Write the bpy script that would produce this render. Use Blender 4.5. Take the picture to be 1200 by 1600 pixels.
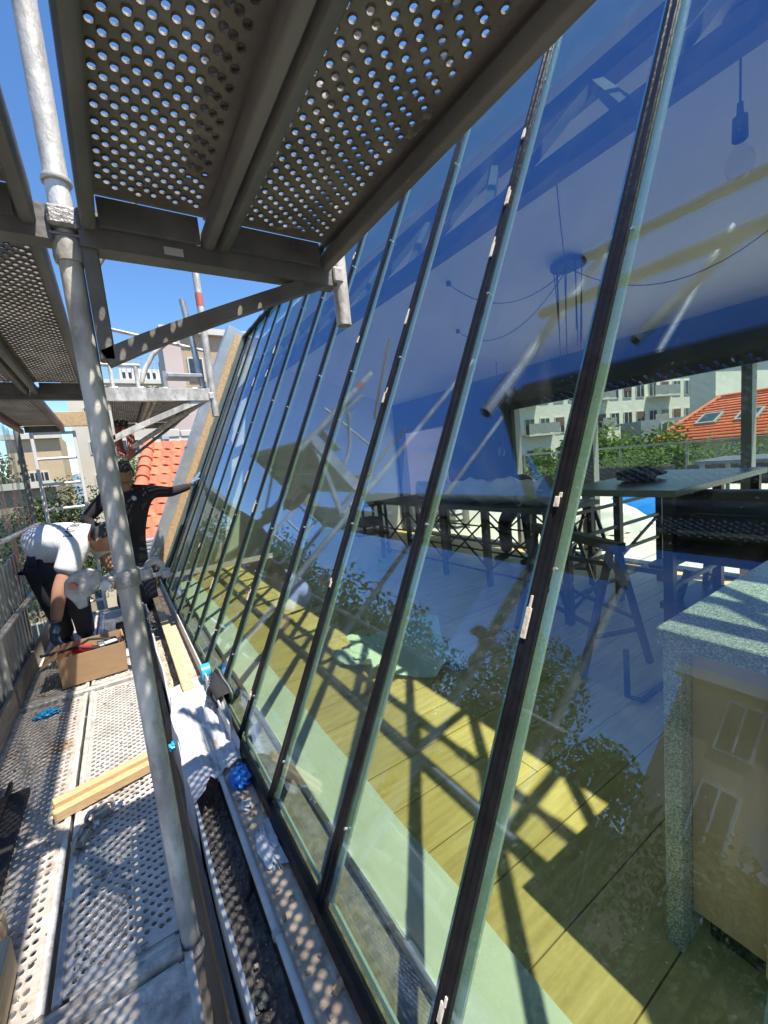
import bpy, bmesh, math, random
from mathutils import Vector, Matrix

random.seed(7)
for _o in list(bpy.data.objects):
    bpy.data.objects.remove(_o)
scene = bpy.context.scene
C = scene.collection

# ------------------------------------------------------------------ camera
CZ = 1.32                                   # lens height above the scaffold deck (deck = 0)
YAW, PITCH, ROLL, FPX = 0.563132, 0.122534, 0.096973, 648.7
_f = Vector((math.sin(YAW)*math.cos(PITCH), math.cos(YAW)*math.cos(PITCH), -math.sin(PITCH)))
_r = Vector((math.cos(YAW), -math.sin(YAW), 0.0))
_d = _f.cross(_r)
_r2 = math.cos(ROLL)*_r + math.sin(ROLL)*_d
_d2 = -math.sin(ROLL)*_r + math.cos(ROLL)*_d
cam_data = bpy.data.cameras.new('camera')
cam = bpy.data.objects.new('camera', cam_data)
C.objects.link(cam)
cam.matrix_world = Matrix(((_r2.x, -_d2.x, -_f.x, 0), (_r2.y, -_d2.y, -_f.y, 0), (_r2.z, -_d2.z, -_f.z, CZ), (0, 0, 0, 1)))
cam_data.sensor_fit = 'HORIZONTAL'
cam_data.sensor_width = 36.0
cam_data.lens = FPX/1200*36.0
cam_data.clip_start = 0.02
cam_data.clip_end = 3000
scene.camera = cam

# ------------------------------------------------------------------ sky and sun
SUN = Vector((0.19, -0.36, 1.0)).normalized()
world = bpy.data.worlds.new('World')
scene.world = world
world.use_nodes = True
_nt = world.node_tree
_bg = _nt.nodes['Background']
_sky = _nt.nodes.new('ShaderNodeTexSky')
_sky.sky_type = 'NISHITA'
_sky.sun_disc = False
_sky.sun_elevation = math.asin(SUN.z)
_sky.sun_rotation = math.atan2(SUN.x, SUN.y)
_sky.altitude = 100
_sky.air_density = 1.0
_sky.dust_density = 0.1
_sky.ozone_density = 2.5
_hs = _nt.nodes.new('ShaderNodeHueSaturation')
_hs.inputs['Saturation'].default_value = 1.2
_hs.inputs['Hue'].default_value = 0.503
_nt.links.new(_sky.outputs[0], _hs.inputs['Color'])
_nt.links.new(_hs.outputs[0], _bg.inputs[0])
_bg.inputs[1].default_value = 0.11
_sl = bpy.data.lights.new('sun', 'SUN')
_sl.energy = 4.1
_sl.angle = math.radians(0.53)
_sl.color = (1.0, 0.94, 0.84)
sun = bpy.data.objects.new('sun', _sl)
C.objects.link(sun)
sun.rotation_euler = SUN.to_track_quat('Z', 'Y').to_euler()
sun.location = (0, 0, 30)

vs = scene.view_settings
vs.view_transform = 'Standard'
vs.look = 'None'
vs.exposure = 1.1
vs.gamma = 1.0
cy = scene.cycles
cy.use_denoising = True
cy.max_bounces = 8
cy.transparent_max_bounces = 32
cy.glossy_bounces = 4
cy.caustics_reflective = False
cy.caustics_refractive = False
cy.sample_clamp_indirect = 6.0

# ------------------------------------------------------------------ materials
def nodes(name):
    m = bpy.data.materials.new(name)
    m.use_nodes = True
    nt = m.node_tree
    return m, nt, nt.nodes['Principled BSDF']

def pm(name, c1, c2=None, scale=8.0, rough=0.6, metal=0.0, bump=0.15, bscale=None, c3=None, t3=0.62, s3=3.0,
       stretch=(1, 1, 1), spec=0.5, detail=6.0, w3=0.06, dist=0.0, perobj=0.0, trans=None):
    """two-tone noise colour, optional third colour in patches, fine bump; object coordinates"""
    m, nt, b = nodes(name)
    N, Lk = nt.nodes, nt.links
    tc = N.new('ShaderNodeTexCoord')
    mp = N.new('ShaderNodeMapping')
    mp.inputs['Scale'].default_value = stretch
    Lk.new(tc.outputs['Object'], mp.inputs[0])
    oi = N.new('ShaderNodeObjectInfo')
    ad = N.new('ShaderNodeVectorMath'); ad.operation = 'ADD'
    sc_ = N.new('ShaderNodeVectorMath'); sc_.operation = 'SCALE'
    cmb = N.new('ShaderNodeCombineXYZ')
    for i in range(3): Lk.new(oi.outputs['Random'], cmb.inputs[i])
    Lk.new(cmb.outputs[0], sc_.inputs[0]); sc_.inputs['Scale'].default_value = 13.0
    Lk.new(mp.outputs[0], ad.inputs[0]); Lk.new(sc_.outputs[0], ad.inputs[1])
    vec = ad.outputs[0]
    n1 = N.new('ShaderNodeTexNoise')
    n1.inputs['Scale'].default_value = scale; n1.inputs['Detail'].default_value = detail
    n1.inputs['Distortion'].default_value = dist
    Lk.new(vec, n1.inputs['Vector'])
    if c2 is None: c2 = tuple(x*0.8 for x in c1)
    mr = N.new('ShaderNodeMapRange')
    mr.inputs[1].default_value = 0.32; mr.inputs[2].default_value = 0.68
    Lk.new(n1.outputs[0], mr.inputs[0])
    mx = N.new('ShaderNodeMix'); mx.data_type = 'RGBA'
    mx.inputs[6].default_value = (*c1, 1); mx.inputs[7].default_value = (*c2, 1)
    Lk.new(mr.outputs[0], mx.inputs[0])
    col = mx.outputs[2]
    if c3 is not None:
        n3 = N.new('ShaderNodeTexNoise')
        n3.inputs['Scale'].default_value = s3; n3.inputs['Detail'].default_value = 8; n3.inputs['Roughness'].default_value = 0.65
        Lk.new(vec, n3.inputs['Vector'])
        r3 = N.new('ShaderNodeMapRange')
        r3.inputs[1].default_value = t3-w3; r3.inputs[2].default_value = t3+w3
        Lk.new(n3.outputs[0], r3.inputs[0])
        m3 = N.new('ShaderNodeMix'); m3.data_type = 'RGBA'
        m3.inputs[7].default_value = (*c3, 1)
        Lk.new(r3.outputs[0], m3.inputs[0]); Lk.new(col, m3.inputs[6])
        col = m3.outputs[2]
    if perobj:
        hv = N.new('ShaderNodeHueSaturation')
        r4 = N.new('ShaderNodeMapRange')
        r4.inputs[3].default_value = 1-perobj; r4.inputs[4].default_value = 1+perobj
        Lk.new(oi.outputs['Random'], r4.inputs[0]); Lk.new(r4.outputs[0], hv.inputs['Value'])
        Lk.new(col, hv.inputs['Color'])
        col = hv.outputs[0]
    Lk.new(col, b.inputs['Base Color'])
    b.inputs['Roughness'].default_value = rough
    b.inputs['Metallic'].default_value = metal
    b.inputs['Specular IOR Level'].default_value = spec
    if bump:
        nb = N.new('ShaderNodeTexNoise')
        nb.inputs['Scale'].default_value = bscale or scale*3; nb.inputs['Detail'].default_value = 5
        Lk.new(vec, nb.inputs['Vector'])
        bp = N.new('ShaderNodeBump')
        bp.inputs['Strength'].default_value = bump; bp.inputs['Distance'].default_value = 0.01
        Lk.new(nb.outputs[0], bp.inputs['Height']); Lk.new(bp.outputs[0], b.inputs['Normal'])
    if trans:
        tb = N.new('ShaderNodeBsdfTranslucent')
        ms = N.new('ShaderNodeMixShader'); ms.inputs[0].default_value = trans
        Lk.new(col, tb.inputs[0])
        Lk.new(b.outputs[0], ms.inputs[1]); Lk.new(tb.outputs[0], ms.inputs[2])
        Lk.new(ms.outputs[0], N['Material Output'].inputs[0])
    return m

def glassmat(name, tint, ior, rcol=(1, 1, 1), wob=0.0, rough=0.0, wscale=1.3, rmax=0.9, milk=0.0, dust=0.0, coat=None):
    m, nt, b = nodes(name)
    N, Lk = nt.nodes, nt.links
    N.remove(b)
    tr = N.new('ShaderNodeBsdfTransparent'); tr.inputs[0].default_value = (*tint, 1)
    gl = N.new('ShaderNodeBsdfGlossy'); gl.inputs['Color'].default_value = (*rcol, 1); gl.inputs['Roughness'].default_value = rough
    lw = N.new('ShaderNodeLayerWeight'); lw.inputs['Blend'].default_value = 0.5      # facing = 1 - |cos|, the same on both faces
    r0 = ((ior-1)/(ior+1))**2
    if coat:                                              # measured-looking curve of a coated double pane
        fr = N.new('ShaderNodeValToRGB'); el = fr.color_ramp.elements
        el[0].position = 0.0; el[1].position = 1.0
        for i_, (p_, v_) in enumerate(coat):
            e_ = el[0] if i_ == 0 else (el[len(el)-1] if i_ == len(coat)-1 else el.new(p_))
            e_.position = p_; e_.color = (v_, v_, v_, 1)
        Lk.new(lw.outputs['Facing'], fr.inputs[0])
    else:
        pw = N.new('ShaderNodeMath'); pw.operation = 'POWER'; pw.inputs[1].default_value = 4.0
        Lk.new(lw.outputs['Facing'], pw.inputs[0])
        fr = N.new('ShaderNodeMapRange'); fr.inputs[3].default_value = r0; fr.inputs[4].default_value = rmax
        Lk.new(pw.outputs[0], fr.inputs[0])
    ms = N.new('ShaderNodeMixShader')
    Lk.new(fr.outputs[0], ms.inputs[0]); Lk.new(tr.outputs[0], ms.inputs[1]); Lk.new(gl.outputs[0], ms.inputs[2])
    if milk:
        df = N.new('ShaderNodeBsdfDiffuse'); df.inputs[0].default_value = (.62, .65, .66, 1)
        tl_ = N.new('ShaderNodeBsdfTranslucent'); tl_.inputs[0].default_value = (.62, .65, .66, 1)
        m1 = N.new('ShaderNodeMixShader'); m2 = N.new('ShaderNodeMixShader'); m2.inputs[0].default_value = milk
        Lk.new(df.outputs[0], m1.inputs[1]); Lk.new(tl_.outputs[0], m1.inputs[2])
        Lk.new(ms.outputs[0], m2.inputs[1]); Lk.new(m1.outputs[0], m2.inputs[2]); ms = m2
    if dust:                                             # dried smears and dust on the pane
        tc2 = N.new('ShaderNodeTexCoord'); mp2 = N.new('ShaderNodeMapping')
        mp2.inputs['Rotation'].default_value = (0.5, 0.3, 0.2); mp2.inputs['Scale'].default_value = (5, 1.6, 1.2)
        Lk.new(tc2.outputs['Object'], mp2.inputs[0])
        na = N.new('ShaderNodeTexNoise'); na.inputs['Scale'].default_value = 2.2; na.inputs['Detail'].default_value = 7; na.inputs['Distortion'].default_value = 1.8
        Lk.new(mp2.outputs[0], na.inputs['Vector'])
        nb2 = N.new('ShaderNodeTexNoise'); nb2.inputs['Scale'].default_value = 90; nb2.inputs['Detail'].default_value = 2
        Lk.new(tc2.outputs['Object'], nb2.inputs['Vector'])
        ra_ = N.new('ShaderNodeMapRange'); ra_.inputs[1].default_value = .52; ra_.inputs[2].default_value = .80; ra_.inputs[4].default_value = dust
        Lk.new(na.outputs[0], ra_.inputs[0])
        rb_ = N.new('ShaderNodeMapRange'); rb_.inputs[1].default_value = .70; rb_.inputs[2].default_value = .76; rb_.inputs[4].default_value = dust*2.2
        Lk.new(nb2.outputs[0], rb_.inputs[0])
        sm = N.new('ShaderNodeMath'); sm.operation = 'ADD'; Lk.new(ra_.outputs[0], sm.inputs[0]); Lk.new(rb_.outputs[0], sm.inputs[1])
        df2 = N.new('ShaderNodeBsdfDiffuse'); df2.inputs[0].default_value = (.72, .70, .66, 1)
        m3 = N.new('ShaderNodeMixShader'); Lk.new(sm.outputs[0], m3.inputs[0]); Lk.new(ms.outputs[0], m3.inputs[1]); Lk.new(df2.outputs[0], m3.inputs[2]); ms = m3
    Lk.new(ms.outputs[0], N['Material Output'].inputs[0])
    if wob:
        tc = N.new('ShaderNodeTexCoord')
        nb = N.new('ShaderNodeTexNoise'); nb.inputs['Scale'].default_value = wscale; nb.inputs['Detail'].default_value = 1
        Lk.new(tc.outputs['Object'], nb.inputs['Vector'])
        bp = N.new('ShaderNodeBump'); bp.inputs['Strength'].default_value = wob; bp.inputs['Distance'].default_value = 0.004
        Lk.new(nb.outputs[0], bp.inputs['Height']); Lk.new(bp.outputs[0], gl.inputs['Normal'])
    return m

def leafmat(name, c1, c2, scale=1.5):
    return pm(name, c1, c2, scale=scale, rough=0.55, bump=0, trans=0.35, spec=0.25)

def tilemat():
    return pm('clay_tile', (0.46, 0.115, 0.055), (0.57, 0.17, 0.085), scale=6, rough=0.8, bump=0.2, c3=(0.32, 0.12, 0.07), t3=0.60, s3=7, perobj=0.24)

M = {}
M['galv'] = pm('galvanised_steel', (0.68, 0.64, 0.58), (0.38, 0.355, 0.32), scale=22, rough=0.55, metal=0.2, bump=0.3, stretch=(1, 1, .45), c3=(0.80, 0.77, 0.70), t3=0.54, s3=9, w3=0.05)
M['galv_plain'] = pm('galvanised_plain', (0.55, 0.56, 0.57), (0.38, 0.39, 0.40), scale=30, rough=0.42, metal=0.6, bump=0.1)
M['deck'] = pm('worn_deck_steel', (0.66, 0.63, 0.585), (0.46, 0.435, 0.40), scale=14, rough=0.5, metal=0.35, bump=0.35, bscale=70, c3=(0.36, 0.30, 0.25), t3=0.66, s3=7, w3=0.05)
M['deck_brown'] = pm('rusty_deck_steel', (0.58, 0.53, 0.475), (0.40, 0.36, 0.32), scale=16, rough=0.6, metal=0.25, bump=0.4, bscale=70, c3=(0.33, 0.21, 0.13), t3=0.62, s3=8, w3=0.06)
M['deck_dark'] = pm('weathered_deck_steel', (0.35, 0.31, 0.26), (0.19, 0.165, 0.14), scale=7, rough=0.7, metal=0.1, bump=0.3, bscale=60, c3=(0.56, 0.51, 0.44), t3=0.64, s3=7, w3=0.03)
M['beam_dark'] = pm('weathered_beam_steel', (0.30, 0.28, 0.255), (0.17, 0.16, 0.15), scale=8, rough=0.6, metal=0.3, bump=0.25, bscale=40, stretch=(1, 0.4, 1), c3=(0.50, 0.46, 0.40), t3=0.70, s3=8, w3=0.03)
M['grime'] = pm('cement_grime', (0.66, 0.60, 0.52), (0.30, 0.255, 0.22), scale=18, rough=0.9, bump=0.8, bscale=45, c3=(0.70, 0.66, 0.58), t3=0.58, s3=14)
M['castiron'] = pm('coupler_steel', (0.50, 0.48, 0.45), (0.30, 0.28, 0.26), scale=40, rough=0.5, metal=0.5, bump=0.4)
M['wood'] = pm('raw_timber', (0.58, 0.40, 0.21), (0.50, 0.325, 0.16), scale=7, rough=0.7, bump=0.25, stretch=(1.2, 9, 9), c3=(0.33, 0.20, 0.10), t3=0.70, s3=4)
M['wood_y'] = pm('raw_timber_lengthwise', (0.62, 0.49, 0.31), (0.46, 0.34, 0.20), scale=7, rough=0.7, bump=0.25, stretch=(9, 1.0, 9), c3=(0.35, 0.24, 0.13), t3=0.70, s3=4)
M['wood_old'] = pm('old_board', (0.42, 0.36, 0.30), (0.28, 0.24, 0.20), scale=7, rough=0.85, bump=0.4, stretch=(9, 1, 9), c3=(0.55, 0.50, 0.43), t3=0.63, s3=4)
M['osb'] = pm('pale_board_edge', (0.66, 0.47, 0.26), (0.50, 0.33, 0.17), scale=40, rough=0.8, bump=0.4)
M['cardboard'] = pm('cardboard', (0.47, 0.295, 0.165), (0.43, 0.265, 0.145), scale=12, rough=0.85, bump=0.1, stretch=(1, 1, 6))
M['black'] = pm('black_anodised', (0.022, 0.021, 0.022), (0.012, 0.012, 0.013), scale=20, rough=0.3, bump=0.12, spec=0.25, c3=(0.10, 0.085, 0.07), t3=0.76, s3=12, w3=0.02)
M['black_matte'] = pm('black_rubber', (0.025, 0.025, 0.027), (0.015, 0.015, 0.016), scale=20, rough=0.6, bump=0.2)
M['black_steel'] = pm('black_painted_steel', (0.020, 0.021, 0.024), (0.012, 0.012, 0.014), scale=20, rough=0.4, bump=0.1)
M['spacer'] = pm('glazing_spacer', (0.74, 0.86, 0.84), (0.60, 0.74, 0.72), scale=90, rough=0.3, metal=0.25, bump=0.15)
M['fin'] = pm('mullion_inner', (0.16, 0.20, 0.185), (0.12, 0.15, 0.14), scale=12, rough=0.4, bump=0.05)
M['putty'] = pm('old_putty', (0.74, 0.66, 0.54), (0.66, 0.57, 0.44), scale=15, rough=0.9, bump=0.3)
M['zinc'] = pm('zinc_sheet', (0.46, 0.49, 0.50), (0.36, 0.39, 0.40), scale=6, rough=0.42, metal=0.45, bump=0.12, c3=(0.58, 0.60, 0.60), t3=0.62, s3=4)
M['zinc_white'] = pm('pale_zinc', (0.62, 0.63, 0.62), (0.48, 0.49, 0.49), scale=9, rough=0.5, metal=0.2, bump=0.2, c3=(0.36, 0.35, 0.33), t3=0.66, s3=9)
M['mortar'] = pm('mortar_rubble', (0.42, 0.35, 0.29), (0.22, 0.18, 0.15), scale=30, rough=0.95, bump=1.0, bscale=40)
M['ledge'] = pm('stone_ledge', (0.60, 0.48, 0.35), (0.42, 0.32, 0.23), scale=14, rough=0.85, bump=0.5, bscale=50, c3=(0.24, 0.19, 0.15), t3=0.64, s3=6)
M['dirt_and_shade'] = pm('roof_dirt_and_shade', (0.27, 0.245, 0.225), (0.12, 0.11, 0.105), scale=45, rough=0.95, bump=1.0, bscale=60, c3=(0.30, 0.28, 0.26), t3=0.66, s3=30)  # gutter dirt; its dark tone also shades the planks added under the deck
M['grit'] = pm('pale_grit', (0.52, 0.46, 0.37), (0.32, 0.27, 0.21), scale=40, rough=0.95, bump=1.0, bscale=50)
M['glass'] = glassmat('coated_glazing', (0.885, 0.955, 0.85), 1.9, (0.47, 0.61, 1.0), wob=0.03, dust=0.035, coat=((0, .075), (.2, .095), (.45, .24), (.8, .26), (.88, .45), (1, .95)))
M['clearglass'] = glassmat('clear_pane', (0.88, 0.92, 0.9), 1.5)
M['windowglass'] = pm('dark_window', (0.03, 0.04, 0.05), (0.05, 0.06, 0.07), scale=3, rough=0.08, bump=0)
M['floor'] = pm('oiled_oak_floor', (0.74, 0.54, 0.25), (0.58, 0.40, 0.165), scale=5, rough=0.5, bump=0.12, stretch=(1.0, 10, 1), perobj=0.06, c3=(0.54, 0.37, 0.16), t3=0.70, s3=6)
M['white_paint'] = pm('white_paint', (0.80, 0.80, 0.78), (0.76, 0.76, 0.74), scale=5, rough=0.6, bump=0.05)
M['screed'] = pm('white_screed', (0.78, 0.79, 0.76), (0.70, 0.71, 0.68), scale=7, rough=0.8, bump=0.25, c3=(0.55, 0.56, 0.53), t3=0.72, s3=14)
M['ceiling'] = pm('ceiling_paint', (0.86, 0.85, 0.85), (0.83, 0.82, 0.82), scale=2, rough=0.8, bump=0.02)
M['backwall'] = pm('grey_wall_paint', (0.07, 0.075, 0.085), (0.06, 0.065, 0.075), scale=2, rough=0.7, bump=0.03)
M['truss'] = pm('dark_steel_truss', (0.07, 0.075, 0.085), (0.05, 0.055, 0.065), scale=10, rough=0.5, bump=0.05)
def granitemat():
    m, nt, b = nodes('speckled_granite')
    N, Lk = nt.nodes, nt.links
    tc = N.new('ShaderNodeTexCoord'); v = N.new('ShaderNodeTexVoronoi'); v.inputs['Scale'].default_value = 380
    Lk.new(tc.outputs['Object'], v.inputs['Vector'])
    cr = N.new('ShaderNodeValToRGB'); cr.color_ramp.interpolation = 'CONSTANT'
    e = cr.color_ramp.elements
    e[0].position = 0; e[0].color = (0.20, 0.21, 0.22, 1); e[1].position = 0.28; e[1].color = (0.35, 0.37, 0.38, 1)
    e3 = e.new(0.55); e3.color = (0.62, 0.64, 0.64, 1); e4 = e.new(0.8); e4.color = (0.30, 0.32, 0.33, 1)
    sx = N.new('ShaderNodeSeparateColor'); Lk.new(v.outputs['Color'], sx.inputs[0]); Lk.new(sx.outputs[0], cr.inputs[0])
    Lk.new(cr.outputs[0], b.inputs['Base Color']); b.inputs['Roughness'].default_value = 0.25
    return m
M['granite'] = granitemat()
M['panel_wood'] = pm('counter_panel', (0.64, 0.46, 0.33), (0.58, 0.40, 0.28), scale=6, rough=0.6, bump=0.08, stretch=(1, 6, 1))
M['bluecloth'] = pm('blue_plastic', (0.02, 0.20, 0.62), (0.02, 0.14, 0.50), scale=20, rough=0.35, bump=0.4)
M['cyan'] = pm('cyan_tape', (0.03, 0.42, 0.75), (0.03, 0.36, 0.68), scale=10, rough=0.4, bump=0.05)
M['whitecloth'] = pm('white_cotton', (0.70, 0.70, 0.69), (0.64, 0.64, 0.65), scale=6, rough=0.9, bump=0.2, bscale=140, c3=(0.66, 0.64, 0.60), t3=0.70, s3=5, trans=0.12)
M['plastic_w'] = pm('crumpled_film', (0.78, 0.79, 0.80), (0.66, 0.67, 0.68), scale=10, rough=0.25, bump=0.3, trans=0.2)
M['wrap'] = pm('grey_film_wrap', (0.84, 0.82, 0.85), (0.66, 0.64, 0.68), scale=5, rough=0.3, bump=0.5, bscale=18, stretch=(3, 1, 3))
M['greencloth'] = pm('pale_green_sheet', (0.80, 0.90, 0.85), (0.74, 0.84, 0.79), scale=6, rough=0.8, bump=0.15, trans=0.1)
M['red'] = pm('red_plastic', (0.55, 0.03, 0.03), (0.45, 0.02, 0.02), scale=10, rough=0.4, bump=0.05)
M['redpaint'] = pm('red_paint_mark', (0.70, 0.16, 0.12), (0.60, 0.20, 0.16), scale=20, rough=0.6, bump=0.1)
M['lime'] = pm('lime_plastic', (0.42, 0.62, 0.04), (0.36, 0.55, 0.03), scale=10, rough=0.4, bump=0.05)
M['skin'] = pm('skin', (0.50, 0.27, 0.18), (0.44, 0.22, 0.145), scale=14, rough=0.5, bump=0.05)
M['skin2'] = pm('skin_tan', (0.40, 0.22, 0.14), (0.34, 0.18, 0.11), scale=14, rough=0.5, bump=0.05)
M['hair'] = pm('black_hair', (0.012, 0.011, 0.011), (0.02, 0.018, 0.017), scale=60, rough=0.5, bump=0.6, bscale=150)
M['hair_grey'] = pm('cropped_dark_hair', (0.035, 0.03, 0.028), (0.07, 0.06, 0.055), scale=60, rough=0.6, bump=0.6, bscale=150)
M['tshirt'] = pm('white_tshirt', (0.76, 0.765, 0.80), (0.68, 0.69, 0.74), scale=5, rough=0.9, bump=1.0, bscale=9)
M['blackshirt'] = pm('black_sweater', (0.020, 0.016, 0.020), (0.03, 0.024, 0.028), scale=6, rough=0.9, bump=0.6, bscale=16)
M['trousers'] = pm('dark_trousers', (0.022, 0.024, 0.032), (0.034, 0.036, 0.046), scale=7, rough=0.85, bump=0.6, bscale=15)
M['glove'] = pm('blue_grey_glove', (0.17, 0.26, 0.36), (0.11, 0.17, 0.25), scale=25, rough=0.8, bump=0.3)
M['clay'] = tilemat()
M['rope'] = pm('pink_rope', (0.62, 0.26, 0.22), (0.52, 0.20, 0.17), scale=20, rough=0.8, bump=0.3)
M['sheeting'] = glassmat('clear_sheeting', (0.80, 0.86, 0.84), 1.45, (0.9, 0.95, 1.0), wob=0.12, rough=0.25, wscale=7, rmax=0.3, milk=0.12)
M['leaf_a'] = leafmat('leaf_mid', (0.055, 0.10, 0.022), (0.10, 0.15, 0.035))
M['leaf_b'] = leafmat('leaf_dark', (0.035, 0.065, 0.02), (0.065, 0.105, 0.03))
M['leaf_c'] = leafmat('leaf_bright', (0.085, 0.15, 0.025), (0.13, 0.19, 0.04))
M['bark'] = pm('bark', (0.16, 0.12, 0.085), (0.09, 0.07, 0.05), scale=12, rough=0.95, bump=0.8, stretch=(1, 1, 0.25))
M['drygrass'] = pm('dry_grass', (0.42, 0.34, 0.12), (0.25, 0.24, 0.07), scale=9, rough=0.9, bump=0, trans=0.3)
M['ground'] = pm('street_ground', (0.10, 0.10, 0.10), (0.075, 0.075, 0.075), scale=1.5, rough=0.9, bump=0.3)
M['hill'] = pm('hazy_hill', (0.16, 0.21, 0.24), (0.12, 0.17, 0.19), scale=0.03, rough=1.0, bump=0)
M['w_cream'] = pm('cream_render', (0.62, 0.58, 0.48), (0.56, 0.52, 0.43), scale=0.8, rough=0.9, bump=0.1, bscale=20)
M['w_white'] = pm('white_render', (0.80, 0.77, 0.68), (0.72, 0.69, 0.61), scale=0.8, rough=0.9, bump=0.1, bscale=20)
M['w_yellow'] = pm('ochre_render', (0.60, 0.48, 0.30), (0.54, 0.42, 0.26), scale=0.8, rough=0.9, bump=0.1, bscale=20)
M['w_pink'] = pm('pink_render', (0.62, 0.50, 0.45), (0.56, 0.44, 0.40), scale=0.8, rough=0.9, bump=0.1, bscale=20)
M['w_peach'] = pm('peach_render', (0.60, 0.40, 0.26), (0.54, 0.35, 0.22), scale=0.5, rough=0.9, bump=0.1, bscale=20)
M['w_brick'] = pm('tan_brickwork', (0.50, 0.39, 0.26), (0.40, 0.30, 0.20), scale=9, rough=0.9, bump=0.4, stretch=(0.6, 0.6, 5))
M['w_brown'] = pm('brown_brickwork', (0.26, 0.20, 0.16), (0.20, 0.15, 0.12), scale=9, rough=0.9, bump=0.4, stretch=(0.6, 0.6, 5))
M['trim'] = pm('pale_stone_trim', (0.66, 0.63, 0.55), (0.60, 0.57, 0.50), scale=2, rough=0.85, bump=0.1)
M['shutter'] = pm('brown_shutter', (0.18, 0.10, 0.07), (0.15, 0.08, 0.055), scale=8, rough=0.7, bump=0.1)
M['awning'] = pm('red_awning', (0.60, 0.08, 0.05), (0.55, 0.07, 0.04), scale=4, rough=0.8, bump=0.1)
M['grey_roof'] = pm('grey_roofing', (0.36, 0.36, 0.36), (0.29, 0.29, 0.29), scale=2, rough=0.7, bump=0.2)
M['terrace'] = pm('terrace_slabs', (0.62, 0.60, 0.54), (0.54, 0.52, 0.47), scale=2, rough=0.8, bump=0.2)
M['tarp_b'] = pm('blue_tarp', (0.02, 0.16, 0.55), (0.02, 0.22, 0.68), scale=7, rough=0.3, bump=0.6, bscale=14)
M['tarp_w'] = pm('white_tarp', (0.72, 0.72, 0.70), (0.62, 0.62, 0.60), scale=5, rough=0.5, bump=0.5, bscale=9)
M['steel_top'] = pm('brushed_table_top', (0.22, 0.23, 0.25), (0.15, 0.16, 0.18), scale=6, rough=0.35, metal=0.6, bump=0.1)
M['grey_post'] = pm('grey_post_paint', (0.30, 0.31, 0.31), (0.26, 0.27, 0.27), scale=5, rough=0.5, bump=0.05)
M['bulbglass'] = glassmat('bulb_glass', (0.95, 0.93, 0.88), 1.5)
M['cable'] = pm('black_cable', (0.015, 0.015, 0.017), (0.02, 0.02, 0.022), scale=20, rough=0.6, bump=0)
M['ink'] = pm('dark_print', (0.04, 0.04, 0.06), (0.05, 0.05, 0.07), scale=20, rough=0.8, bump=0)

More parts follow.
